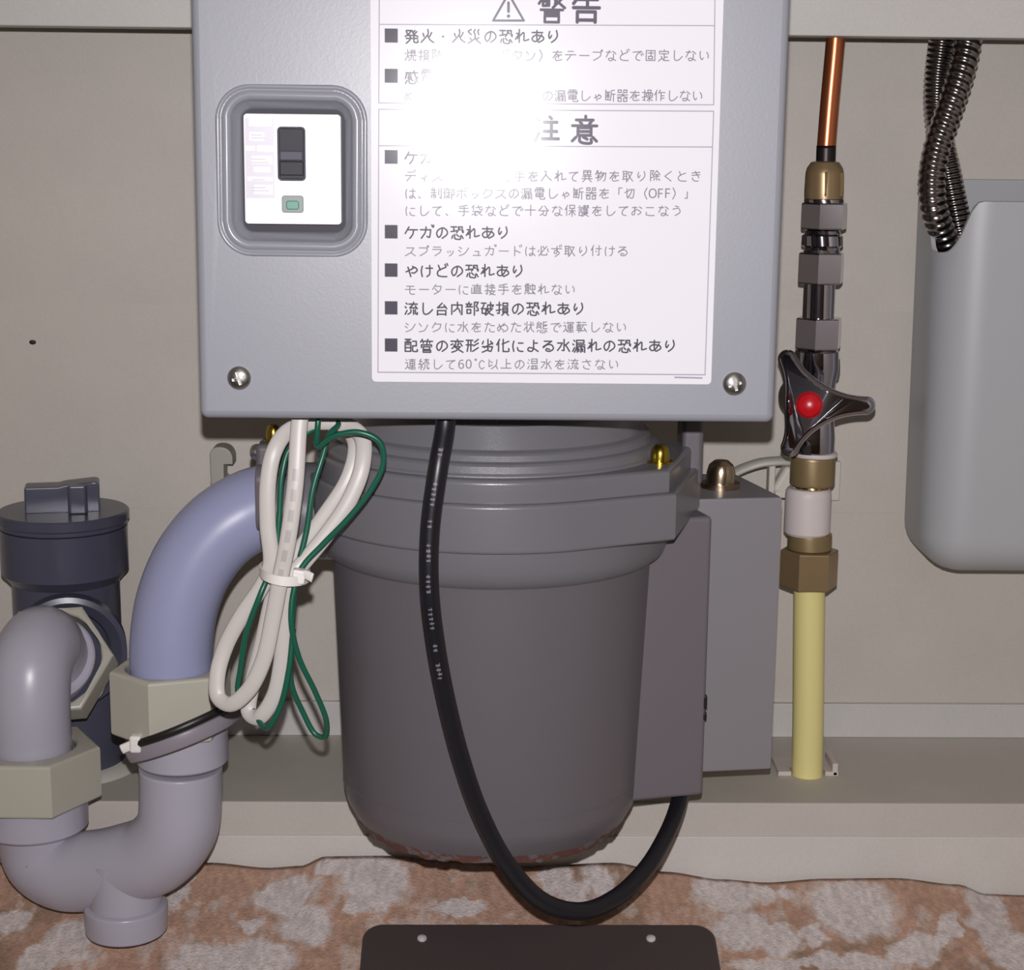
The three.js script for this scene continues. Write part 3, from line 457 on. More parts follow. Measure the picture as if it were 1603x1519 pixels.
  part('bolt', [bolt(0.0078, 0.012).translate(bb.x, sy1 + 0.003, bb.z), new THREE.CylinderGeometry(0.0105, 0.0105, 0.003, 32).translate(bb.x, sy1 + 0.0014, bb.z)], M.zinc, d, 'shiny round bolt on top of the side cover');
}

// ------------------------------------------------------------------ black power cord
{
  const marks = document.createElement('canvas'); marks.width = 256; marks.height = 2048; const g = marks.getContext('2d');
  g.fillStyle = '#1b191f'; g.fillRect(0, 0, 256, 2048); g.fillStyle = '#77747e';
  for (let y = 150; y < 640;) { const n = 2 + Math.floor(rnd() * 4); for (let i = 0; i < n; i++) { g.fillRect(182 + rnd() * 4, y, 16 + rnd() * 4, 3 + rnd() * 3); g.fillRect(184 + rnd() * 10, y - 3, 3, 8); y += 11; } y += 24 + rnd() * 24; }
  const t = new THREE.CanvasTexture(marks); t.colorSpace = THREE.SRGBColorSpace; t.wrapS = t.wrapT = THREE.RepeatWrapping; t.flipY = false; t.repeat.set(1, 1 / 0.42);
  const pts = pline(0.285, [[700, 600, 0.285], [697, 665, 0.288], [686, 730, 0.295], [673, 830, 0.297], [672, 920, 0.297], [682, 1010, 0.293], [699, 1100, 0.288], [722, 1190, 0.283], [752, 1275, 0.28], [795, 1355, 0.277], [850, 1412, 0.272], [910, 1427, 0.262], [965, 1405, 0.245], [1010, 1362, 0.228], [1042, 1310, 0.205], [1060, 1266, 0.188], [1067, 1235, 0.178]]);
  const p0 = pts[0], r = S(15.3, 680, 1000, 0.29), c = thing('power_cord', 'black power cord hanging in a loop from the control box to the terminal box', 'cord', pts[pts.length - 1].clone());
  c.position.copy(V3(p0.x, pts[10].y, p0.z));
  wpart('sheath', sweep(pts, r, r, { seg: 220, sides: 20 }), mat(0xffffff, 0.36, { map: t }), c);
}

// ------------------------------------------------------------------ coiled white cable, green wire and their tie
{
  const zc = 0.288;
  const a = S(13, 440, 900, zc), b = a * 0.5;
  const white = [[472, 640, 0.290], [468, 668, 0.292], [462, 760, 0.297], [450, 850, 0.299], [440, 900, 0.298], [427, 970, 0.296], [412, 1035, 0.295], [388, 1082, 0.294], [360, 1103, 0.292], [342, 1092, 0.289], [340, 1060, 0.287], [352, 1015, 0.285], [378, 965, 0.285], [412, 915, 0.286], [424, 885, 0.287], [419, 820, 0.287], [420, 750, 0.286], [430, 705, 0.284], [450, 676, 0.279], [490, 662, 0.272], [536, 664, 0.270], [566, 684, 0.276], [567, 730, 0.282], [546, 785, 0.285], [512, 836, 0.287], [476, 880, 0.289], [455, 905, 0.291], [446, 965, 0.289], [440, 1040, 0.287], [428, 1092, 0.286], [404, 1124, 0.284], [390, 1116, 0.281], [394, 1075, 0.279], [410, 1010, 0.279], [426, 940, 0.280], [440, 898, 0.281], [468, 862, 0.280], [508, 808, 0.279], [545, 750, 0.277], [557, 700, 0.272], [545, 672, 0.265], [520, 650, 0.262]];
  const green = [[500, 640, 0.282], [497, 672, 0.284], [497, 700, 0.290], [520, 684, 0.295], [562, 677, 0.297], [594, 692, 0.297], [600, 725, 0.296], [582, 765, 0.295], [545, 812, 0.294], [505, 853, 0.293], [472, 890, 0.294], [459, 930, 0.296], [456, 975, 0.297], [468, 1030, 0.294], [494, 1085, 0.289], [511, 1130, 0.284], [508, 1154, 0.279], [494, 1150, 0.277], [474, 1115, 0.277], [456, 1070, 0.281], [456, 1010, 0.285], [460, 940, 0.288], [466, 890, 0.289], [480, 830, 0.287], [490, 765, 0.285], [505, 715, 0.282], [516, 680, 0.278], [530, 664, 0.272], [520, 655, 0.268], [490, 672, 0.272], [455, 700, 0.276], [442, 740, 0.279], [437, 810, 0.281], [430, 875, 0.2835], [408, 930, 0.290], [386, 990, 0.289], [376, 1050, 0.287], [373, 1085, 0.285], [392, 1105, 0.280], [416, 1140, 0.290], [437, 1110, 0.293], [452, 1050, 0.294], [459, 985, 0.2925]];
  // the flat cable's print
  const pr = document.createElement('canvas'); pr.width = 128; pr.height = 2048; const g = pr.getContext('2d'); g.fillStyle = '#c6c1bc'; g.fillRect(0, 0, 128, 2048); g.fillStyle = '#b0aba9';
  for (let y = 50; y < 150; y += 17) { g.fillRect(24, y, 14, 10); g.fillRect(28, y + 3, 5, 4); g.fillRect(90, y, 14, 10); }
  const t = new THREE.CanvasTexture(pr); t.colorSpace = THREE.SRGBColorSpace; t.wrapS = t.wrapT = THREE.RepeatWrapping; t.flipY = false; t.repeat.set(1, 1 / 1.1);
  const wp = pline(zc, white), wc = thing('flat_cable', 'white flat cable coiled in loose loops, hanging under the left of the control box', 'cable', V3(wp[8].x, wp[30].y, 0.28));
  wpart('sheath', sweep(wp, a, b, { seg: 520, sides: 14 }), mat(0xffffff, 0.4, { map: t }), wc);
  const gp = pline(zc, green), gr = S(4.6, 480, 900, zc), gc = thing('earth_wire', 'thin dark green earth wire coiled together with the white cable', 'wire', V3(gp[16].x, gp[16].y, 0.28));
  wpart('insulation', sweep(gp, gr, gr, { seg: 560, sides: 10 }), M.greenWire, gc);
  // tie: strap round the bundle, head and tail on the right
  const ring = []; const cc = P(446, 896, 0.2885), rx = S(37, 446, 896, 0.29), rz = 0.0155;
  for (let i = 0; i <= 24; i++) { const q = i / 24 * Math.PI * 2; ring.push(V3(cc.x + rx * Math.cos(q), cc.y - 0.0016 * Math.cos(q), cc.z + rz * Math.sin(q))); }
  const band = rrBand(ring, 0.0022, 0.0007);
  const tie = thing('cable_tie', 'white cable tie holding the coiled white and green cables together', 'cable tie', cc.clone());
  wpart('strap', band, M.tie, tie);
  const hd = P(468, 902, 0.298), tl = P(489, 905, 0.303);
  wpart('tie_head', new RoundedBoxGeometry(0.006, 0.0065, 0.0055, 3, 0.001).rotateZ(-0.15).translate(hd.x, hd.y, hd.z), M.tie, tie);
  wpart('tail', sweep([hd, hd.clone().lerp(tl, 0.5).add(V3(0, 0.001, 0)), tl], 0.0022, 0.0008, { seg: 16, sides: 8 }), M.tie, tie);
}
function rrBand(pts, half, th) {   // closed flat strap: half its width along y, th thick
  const pos = [], idx = [], n = pts.length - 1, c = pts.slice(0, n).reduce((s, p) => s.add(p), V3()).multiplyScalar(1 / n);
  for (let i = 0; i < n; i++) { const o = pts[i].clone().sub(c); o.y = 0; o.normalize(); for (const [k, y] of [[0, -half], [th, -half], [th, half], [0, half]]) pos.push(pts[i].x + o.x * k, pts[i].y + y, pts[i].z + o.z * k); }
  for (let i = 0; i < n; i++) for (let j = 0; j < 4; j++) { const p = i * 4 + j, q = i * 4 + (j + 1) % 4, r = ((i + 1) % n) * 4 + j, s = ((i + 1) % n) * 4 + (j + 1) % 4; idx.push(p, r, q, q, r, s); }
  const g = new THREE.BufferGeometry(); g.setAttribute('position', new THREE.Float32BufferAttribute(pos, 3)); g.setIndex(idx);
  return toCreasedNormals(g, 0.7);
}

// ------------------------------------------------------------------ drain pipes on the left
const zR = 0.195, zL = 0.165;
{
  // trap: U bend, right socket, clean-out plug, left socket, and its two slip nuts
  const R1 = S(64, 280, 1280, zR);
  const rt = P(283, 1200, zR), rm = P(280, 1290, zR), lt = P(62, 1300, zL), base = P(196, 1462, 0.18);
  const trap = thing('drain_trap', 'grey plastic U-shaped drain trap with ivory nuts and a plug below, at the left', 'drain trap', V3(base.x, base.y, 0.18));
  const u = [rt, P(283, 1240, zR), P(277, 1295, zR), P(245, 1335, 0.19), P(200, 1352, 0.183), P(150, 1362, 0.176), P(100, 1362, 0.170), P(68, 1340, zL), P(60, 1300, zL), P(59, 1270, zL)];
  wpart('u_bend', sweep(u, R1, R1, { seg: 90, sides: 40 }), M.pvc, trap);
  const ring = (name, uu, v0, v1, z, px0, m, bev = 0.001, label) => { const y0 = P(uu, v1, z).y, y1 = P(uu, v0, z).y, c = P(uu, (v0 + v1) / 2, z), r = S(px0, uu, v0, z); return wpart(name, lathe([[r * 0.8, y0], [r - bev, y0], [r, y0 + bev], [r, y1 - bev], [r - bev, y1], [r * 0.8, y1]], 56).translate(c.x, 0, c.z), m, trap, label); };
  ring('inlet_socket', 285, 1096, 1192, zR, 71, M.pvc, 0.0012);
  ring('outlet_socket', 54, 1240, 1294, zL, 82, M.pvc, 0.0015);
  // branch to the clean-out plug
  const pb = P(196, 1386, 0.185), pr0 = P(197, 1410, 0.185), rp = S(56, 196, 1400, 0.185);
  const yb0 = P(196, 1455, 0.185).y, yb1 = P(196, 1416, 0.185).y;
  wpart('plug_branch', new THREE.CylinderGeometry(rp, rp, P(196, 1345, 0.185).y - yb1 + 0.002, 40).translate(pb.x, (P(196, 1345, 0.185).y + yb1) / 2, 0.185), M.pvc, trap);
  wpart('plug', lathe([[0, yb0], [rp * 1.10, yb0], [rp * 1.13, yb0 + 0.001], [rp * 1.16, yb1 - 0.001], [rp * 1.13, yb1], [rp, yb1 + 0.001], [0, yb1 + 0.001]], 48).translate(pb.x, 0, 0.185), M.pvc, trap);
  // hexagonal slip nuts with a round collar on top
  const nut = (uu, v0, v1, z, px0, turn, label) => {
    const y0 = P(uu, v1, z).y, y1 = P(uu, v0, z).y, c = P(uu, (v0 + v1) / 2, z), r = S(px0, uu, v0, z);
    const s = new THREE.Shape(); for (let i = 0; i < 6; i++) { const q = turn + i * Math.PI / 3; s[i ? 'lineTo' : 'moveTo'](r * Math.cos(q), r * Math.sin(q)); } s.closePath();
    const hole = new THREE.Path(); hole.absarc(0, 0, S(68, uu, v0, z), 0, Math.PI * 2, true); s.holes.push(hole);
    return wpart('slip_nut', prismY(s, y0, y1, 0.002).translate(c.x, 0, c.z), M.nut, trap, label);
  };
  nut(268, 1042, 1142, zR, 94, 0.331, 'ivory six-sided nut on the inlet leg');
  nut(50, 1167, 1248, zL, 108, -0.01, 'ivory six-sided nut on the outlet leg');
  // strap slung round the inlet, its gap shadow modelled as a black strip, with a white knot at the left
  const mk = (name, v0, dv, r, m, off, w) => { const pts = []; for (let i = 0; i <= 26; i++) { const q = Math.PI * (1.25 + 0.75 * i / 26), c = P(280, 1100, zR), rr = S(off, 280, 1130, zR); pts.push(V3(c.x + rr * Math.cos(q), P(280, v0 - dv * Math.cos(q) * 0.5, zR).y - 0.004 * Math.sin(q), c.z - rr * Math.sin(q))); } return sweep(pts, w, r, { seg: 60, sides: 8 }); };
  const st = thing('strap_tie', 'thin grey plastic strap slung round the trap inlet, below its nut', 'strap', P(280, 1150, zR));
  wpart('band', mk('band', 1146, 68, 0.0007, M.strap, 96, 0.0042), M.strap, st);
  wpart('gap_shade', mk('cord', 1127, 76, 0.0016, M.nearBlack, 98, 0.0022), M.nearBlack, st, 'black strip standing for the shadow gap above the strap');
  const kn = P(213, 1164, 0.222), kt = P(190, 1174, 0.222);
  wpart('knot', [new RoundedBoxGeometry(0.006, 0.009, 0.006, 3, 0.0015).translate(kn.x, kn.y, kn.z), sweep([kn, kn.clone().lerp(kt, 0.5), kt], 0.0026, 0.001, { seg: 12, sides: 8 })], M.tie, st, 'white tie head with a short tail');

  // bluish elbow from the disposer's outlet down into the trap
  const e = [P(268, 1125, zR), P(268, 1060, zR), P(269, 1000, zR), P(279, 940, zR - 0.001), P(304, 880, zR - 0.003), P(345, 830, zR - 0.006), P(390, 801, zR - 0.009), P(424, 790, zR - 0.01)], re = S(64.5, 268, 1030, zR);
  const el = thing('elbow_pipe', 'pale blue-grey plastic elbow pipe between the disposer and the trap', 'pipe', e[0].clone());
  wpart('pipe', sweep(e, re, re, { seg: 80, sides: 44 }), M.pvcBlue, el);

  // outlet bend: rises from the left nut and turns back into the dark fitting
  const ro = S(63, 47, 1080, zL), yC = P(60, 952, zL - 0.02).y - ro;
  const tx = P(100, 1030, 0.09).x, lx = P(46, 1100, zL).x, lb = P(50, 1290, zL);
  const ob = thing('outlet_bend', 'grey plastic bend rising from the left nut and turning back into the dark fitting', 'pipe', lb.clone());
  const E = P(92, 1058, 0.103), top = V3(lx + 0.002, yC, zL - 0.022), dir = E.clone().sub(top).normalize();
  const bend = [V3(lx + 0.001, lb.y, zL), V3(lx, yC - 0.055, zL), V3(lx, yC - 0.024, zL), V3(lx + 0.0005, yC - 0.006, zL - 0.006), top, top.clone().lerp(E, 0.35).add(V3(0, 0.0015, 0)), top.clone().lerp(E, 0.7), E];
  wpart('pipe', sweep(bend, ro, ro, { seg: 80, sides: 44 }), M.pvc, ob);
  const qd = new THREE.Quaternion().setFromUnitVectors(V3(0, 1, 0), dir);
  const collar = (k, r, w2) => { const c = top.clone().lerp(E, k); return lathe([[ro * 0.9, -w2 / 2], [r - 0.001, -w2 / 2], [r, -w2 / 2 + 0.001], [r, w2 / 2 - 0.001], [r - 0.001, w2 / 2], [ro * 0.9, w2 / 2]], 48).applyQuaternion(qd).translate(c.x, c.y, c.z); };
  wpart('collar', collar(0.45, ro * 1.18, 0.005), M.pvc, ob);
  { const r = ro * 1.64, s = new THREE.Shape(); for (let i = 0; i < 6; i++) { const a = -0.05 + i * Math.PI / 3; s[i ? 'lineTo' : 'moveTo'](r * Math.cos(a), r * Math.sin(a)); } s.closePath(); const hole = new THREE.Path(); hole.absarc(0, 0, ro * 1.32, 0, Math.PI * 2, true); s.holes.push(hole); const c = top.clone().lerp(E, 0.62);
    wpart('slip_nut', prismY(s, -0.009, 0.010, 0.002).applyQuaternion(qd).translate(c.x, c.y, c.z), M.nut, ob, 'ivory nut facing the dark fitting');
    wpart('recess_sleeve', collar(0.74, ro * 1.33, 0.004), M.pvcDark, ob); }  // dark socket sleeve that gives the recess inside the nut its shade

  // dark clean-out fitting against the back panel
  const zT = 0.055, tc = P(103, 900, zT), rs = S(97, 103, 880, zT), rbd = S(82, 110, 960, zT), Y = (v) => P(103, v, zT + rs).y;
  const f = thing('cleanout_fitting', 'dark blue-grey plastic clean-out fitting with screw cap, standing behind the outlet bend', 'pipe fitting', V3(tc.x, yShelf, zT));
  const yS0 = Y(922), yS1 = Y(845), yC1 = Y(819);
  wpart('body', lathe([[rbd, yShelf], [rbd, yS0 - 0.004], [rbd + 0.001, yS0 - 0.003], [rs - 0.002, yS0], [rs, yS0 + 0.002], [rs, yS1], [rs - 0.003, yS1]], 64).translate(tc.x, 0, zT), M.pvcDark, f);
  const rc = rs * 1.035;
  wpart('screw_cap', lathe([[rs - 0.004, yS1 - 0.001], [rc - 0.002, yS1], [rc - 0.001, yS1 + 0.001], [rc - 0.001, yS1 + 0.003], [rc, yS1 + 0.004], [rc, yC1 - 0.001], [rc - 0.001, yC1], [0, yC1]], 64).translate(tc.x, 0, zT), M.pvcDark, f);
  const kw = S(113, 103, 790, zT);
  { const ks = new THREE.Shape(), kh = 0.0165; ks.moveTo(-kw / 2, 0); ks.lineTo(kw / 2, 0); ks.lineTo(kw / 2, kh); ks.quadraticCurveTo(kw / 2 - 0.0005, kh + 0.0016, kw / 2 - 0.004, kh + 0.0014); ks.lineTo(0.002, kh); ks.lineTo(-0.002, kh - 0.001); ks.lineTo(-kw / 2 + 0.001, kh - 0.001); ks.lineTo(-kw / 2, kh - 0.002); ks.closePath();
    wpart('cap_grip', [ext(ks, 0.017, 0.001, 2).translate(0, 0, -0.0085).rotateY(0.2).translate(tc.x, yC1 - 0.0005, zT), ext(rrShape(0.011, 0.017, 0.002), 0.0165, 0.001, 2).rotateX(-Math.PI / 2).rotateY(0.2).translate(tc.x + 0.01, yC1, zT + 0.005)], M.pvcDark, f); }
  // side socket towards the bend
  const sk = P(107, 1021, 0.1), skd = V3(tc.x - sk.x, 0, zT - sk.z), q = new THREE.Quaternion().setFromUnitVectors(V3(0, 1, 0), skd.clone().normalize()), rk = S(90, 110, 1020, 0.1), Lk = skd.length();
  wpart('side_socket', lathe([[rk * 0.72, 0.001], [rk - 0.003, -0.004], [rk, -0.003], [rk, 0.008], [rk - 0.004, 0.010], [rk - 0.005, Lk]], 56).applyQuaternion(q).translate(sk.x, sk.y, sk.z), M.pvcDark, f);
  wpart('foot_ring', lathe([[rbd, yShelf + 0.004], [rbd + 0.006, yShelf + 0.003], [rbd + 0.010, yShelf], [rbd, yShelf]], 56).translate(tc.x, 0, zT), M.clip, f, 'pale ring at the step');

  // hook on the back panel behind the elbow
  const zh = 0.03, hk = thing('wall_hook', 'small grey plastic hook on the back panel, peeping over the elbow pipe', 'hook', P(352, 760, 0));
  const hp = P(352, 735, 0), hw = S(14, 350, 735, zh);
  { const s = new THREE.Shape(); const y0 = P(350, 800, zh).y - hp.y, y1 = P(350, 700, zh).y - hp.y, x = S(1, 350, 735, zh); s.moveTo(-10 * x, y0); s.lineTo(10 * x, y0); s.lineTo(10 * x, y1 - 28 * x); s.lineTo(24 * x, y1 - 28 * x); s.lineTo(24 * x, y1 - 16 * x); s.quadraticCurveTo(20 * x, y1, 4 * x, y1); s.quadraticCurveTo(-12 * x, y1, -12 * x, y1 - 16 * x); s.closePath();
    wpart('hook', ext(s, 0.016, 0.0008, 2).translate(hp.x, hp.y, zh - 0.016), M.hook, hk);
    wpart('hook_base', boxAt(hp.x - hw, hp.x + hw * 0.6, hp.y + y0 - 0.01, hp.y + y0 + 0.018, 0, zh - 0.004, 0.002), M.hook, hk); }
}

// ------------------------------------------------------------------ water supply on the right
{
  const z = 0.069, Xc = (u, v) => P(u, v, z).x, Yc = (v) => P(1285, v, z).y, rr = (n, v) => S(n, 1285, v, z);
  const lat = (name, u, list, m, o, label) => wpart(name, lathe(list.map(([hw, v]) => [rr(hw, v), Yc(v)]).reverse(), 40, 0.55).translate(Xc(u, list[0][1]), 0, z), m, o, label);
  const hexn = (name, u, v0, v1, hw, turn, m, o, label) => wpart(name, prismY(hexShape(rr(hw, v0) * Math.sqrt(3) / 1.0, turn), Yc(v1), Yc(v0), 0.0011).translate(Xc(u, (v0 + v1) / 2), 0, z), m, o, label);
  const cp = thing('copper_pipe', 'bright copper pipe running down from behind the top rail', 'pipe', P(1293, 252, z));
  wpart('pipe', sweep([P(1313, -20, z), P(1308, 60, z), P(1299, 160, z), P(1293, 236, z)], rr(14.8, 150), rr(14.8, 150), { seg: 40, sides: 28 }), M.copper, cp);
  wpart('burnt_end', sweep([P(1293.5, 228, z), P(1292.5, 258, z)], rr(15.2, 240), rr(15.2, 240), { seg: 6, sides: 28 }), M.copperBurnt, cp, 'blackened lower end');

  const un = thing('pipe_union', 'stack of brass and chrome nuts joining the copper pipe to the valve', 'pipe fitting', V3(Xc(1286, 445), Yc(445), z));
  lat('cap_nut', 1292, [[15, 252], [22, 254], [28, 263], [30, 272], [30.5, 300], [30, 311], [24, 313]], M.brassDark, un, 'round-shouldered brass nut');
  hexn('cap_nut_flats', 1292, 268, 308, 31.5, 0.35, M.brassDark, un);
  lat('washer', 1290, [[24, 311], [31, 312], [31, 317], [24, 318]], M.chromeDull, un);
  hexn('union_nut', 1290, 317, 359, 37.5, 0.15, M.chromeDull, un, 'wide grey nut');
  lat('neck', 1288, [[22, 358], [27, 361], [28, 366], [32, 369], [32.5, 384], [28, 387], [27, 391], [29, 396]], M.chrome, un);
  hexn('lower_nut', 1285, 395, 444, 38, 0.227, M.chromeDull, un, 'tall grey nut');

  const va = thing('shutoff_valve', 'chrome shut-off valve with three-lobed handle and red button', 'valve', V3(Xc(1277, 708), Yc(708), z));
  lat('stem_pipe', 1283, [[24.5, 443], [24.5, 498]], M.chrome, va);
  hexn('valve_nut', 1281, 497, 546, 38, 0.22, M.chrome, va);
  lat('valve_body', 1279, [[30, 546], [34, 550], [35, 575], [31, 600], [30, 640], [32, 662], [34, 680], [34, 704], [32, 708], [20, 709]], M.chrome, va);
  const hc = P(1267, 634, z + 0.048), tilt = new THREE.Euler(-0.12, -0.22, 0);
  // bonnet between body and handle
  const bz = new THREE.CylinderGeometry(0.0105, 0.012, 0.042, 32).rotateX(Math.PI / 2).translate(hc.x + 0.003, hc.y - 0.002, z + 0.022);
  wpart('bonnet', bz, M.chrome, va);
  lat('side_port', 1306, [[6, 560], [9, 562], [10, 580], [8, 592], [5, 594]], M.chromeDull, va);
  {
    const tips = [[1233, 562], [1352, 634], [1234, 700]].map(([u, v]) => { const p = P(u, v, z + 0.046); return new THREE.Vector2(p.x - hc.x, p.y - hc.y); });
    const s = new THREE.Shape(), tr = 0.0052;
    tips.forEach((t, i) => {
      const a = Math.atan2(t.y, t.x), n = tips[(i + 2) % 3];
      const p = (q, r) => [t.x + r * Math.cos(q), t.y + r * Math.sin(q)];
      const s0 = p(a + 1.45, tr), s1 = p(a - 1.45, tr);
      if (!i) s.moveTo(...s0);
      s.absarc(t.x, t.y, tr, a + 1.45, a - 1.45, true);
      const nx = tips[(i + 1) % 3], na = Math.atan2(nx.y, nx.x), e2 = [nx.x + tr * Math.cos(na + 1.45), nx.y + tr * Math.sin(na + 1.45)];
      const mid = Math.atan2(t.y + nx.y, t.x + nx.x), k = 0.0140;
      s.bezierCurveTo(s1[0] - t.x * 0.35, s1[1] - t.y * 0.35, k * Math.cos(mid) + (t.x - nx.x) * 0.12, k * Math.sin(mid) + (t.y - nx.y) * 0.12, k * Math.cos(mid), k * Math.sin(mid));
      s.bezierCurveTo(k * Math.cos(mid) + (nx.x - t.x) * 0.12, k * Math.sin(mid) + (nx.y - t.y) * 0.12, e2[0] - nx.x * 0.35, e2[1] - nx.y * 0.35, e2[0], e2[1]);
    });
    const g = new THREE.ExtrudeGeometry(s, { depth: 0.005, bevelEnabled: true, bevelThickness: 0.0035, bevelSize: 0.003, bevelOffset: -0.003, bevelSegments: 6, curveSegments: 14 });
    const p = g.attributes.position;                      // dished: the tips lean back
    for (let i = 0; i < p.count; i++) p.setZ(i, p.getZ(i) - 6.0 * (p.getX(i) ** 2 + p.getY(i) ** 2));
    const hg = toCreasedNormals(g, 0.9);
    const handle = wpart('handle', hg.translate(0, 0, -0.004).applyMatrix4(new THREE.Matrix4().makeRotationFromEuler(tilt)).translate(hc.x, hc.y, hc.z), M.chrome, va, 'chrome three-lobed handle');
    const r = S(19, 1268, 634, z + 0.05);
    wpart('button', lathe([[r * 1.12, 0.0], [r * 1.05, 0.001], [r, 0.0012], [r * 0.9, 0.003], [r * 0.5, 0.0042], [0, 0.0045]], 40).rotateX(Math.PI / 2).translate(0, 0, 0.0035).applyMatrix4(new THREE.Matrix4().makeRotationFromEuler(tilt)).translate(hc.x, hc.y, hc.z), M.red, va, 'round red button').name = 'handle_button';
  }
  const ad = thing('pipe_adapter', 'brass and white nylon adapter between the valve and the yellow pipe', 'pipe fitting', V3(Xc(1266, 918), Yc(918), z));
  lat('seal', 1276, [[28, 707], [34, 708], [35, 711], [34, 714], [28, 715]], M.nylon, ad, 'thin white seal ring');
  lat('upper_sleeve', 1273, [[30, 714], [34, 715], [35, 718], [35, 755], [33, 759], [26, 759]], M.brassDull, ad);
  lat('shiny_ring', 1272, [[26, 757], [25, 760], [26, 764]], M.brass, ad, 'bright brass ring');
  lat('nylon_sleeve', 1266, [[25, 763], [32, 764], [35.5, 769], [36, 776], [36, 832], [33, 836], [25, 837]], M.nylon, ad, 'white nylon sleeve');
  lat('lower_ring', 1268, [[28, 834], [34, 835], [34.5, 840], [34.5, 858], [30, 861]], M.brassDull, ad);
  hexn('hex_nut', 1266, 860, 918, 45.5, 0, M.brassDark, ad, 'large brass hexagonal nut');

  const yp = thing('yellow_pipe', 'pale yellow plastic water pipe rising from the step on the right', 'pipe', V3(Xc(1264, 1206), yShelf, z));
  wpart('pipe', sweep([P(1267, 905, z), P(1266, 1000, z), P(1265, 1120, z), V3(Xc(1264, 1206), yShelf - 0.004, z)], rr(24.3, 1050), rr(24.3, 1050), { seg: 40, sides: 32 }), M.yellow, yp);
  const ec = thing('floor_plate', 'small square white plate round the foot of the yellow pipe', 'plate', V3(Xc(1264, 1206), yShelf, z));
  { const c = V3(Xc(1264, 1195), yShelf, z), hs = new THREE.Shape();    // open towards the front, round the back of the pipe
    hs.moveTo(-0.018, 0.013); hs.lineTo(0.018, 0.013); hs.lineTo(0.018, -0.012); hs.lineTo(0.0103, -0.012); hs.lineTo(0.0103, -0.008); hs.absarc(0, -0.008, 0.0103, 0, Math.PI, false); hs.lineTo(-0.0103, -0.012); hs.lineTo(-0.018, -0.012); hs.closePath();
    wpart('plate', ext(hs, 0.003, 0.0006, 2).rotateX(-Math.PI / 2).translate(c.x, yShelf, z - 0.008), M.collar, ec);
    wpart('raised_edge', boxAt(0.0145, 0.018, 0, 0.008, -0.020, 0.004, 0.0008).translate(c.x, yShelf, z), M.collar, ec); }

  // wall clip behind the adapter
  const wc = thing('wall_clip', 'pale plastic wall clip with curved arm, behind the brass adapter', 'clip', P(1270, 770, 0));
  { const a = P(1237, 722, 0.004), b = P(1314, 784, 0.004); wpart('clip_plate', boxAt(a.x, b.x, b.y, a.y, 0, 0.005, 0.001), M.clip, wc);
    wpart('arm', sweep([P(1146, 742, 0.03), P(1165, 733, 0.034), P(1190, 725, 0.036), P(1220, 722, 0.034), P(1250, 724, 0.02), P(1262, 726, 0.004)], 0.0026, 0.007, { seg: 40, sides: 12 }), M.clip, wc);
    wpart('arm_post', boxAt(P(1201, 730, 0.03).x, P(1211, 730, 0.03).x, P(1205, 772, 0.03).y, P(1205, 724, 0.03).y, 0.028, 0.038, 0.001), M.clip, wc);
    wpart('latch', [boxAt(P(1206, 770, 0.02).x, P(1244, 770, 0.02).x, P(1206, 772, 0.02).y, P(1206, 762, 0.02).y, 0.004, 0.036, 0.001), new RoundedBoxGeometry(0.010, 0.018, 0.012, 3, 0.003).rotateZ(-0.5).translate(P(1228, 752, 0.03).x, P(1228, 752, 0.03).y, 0.03)], M.clip, wc); }
}

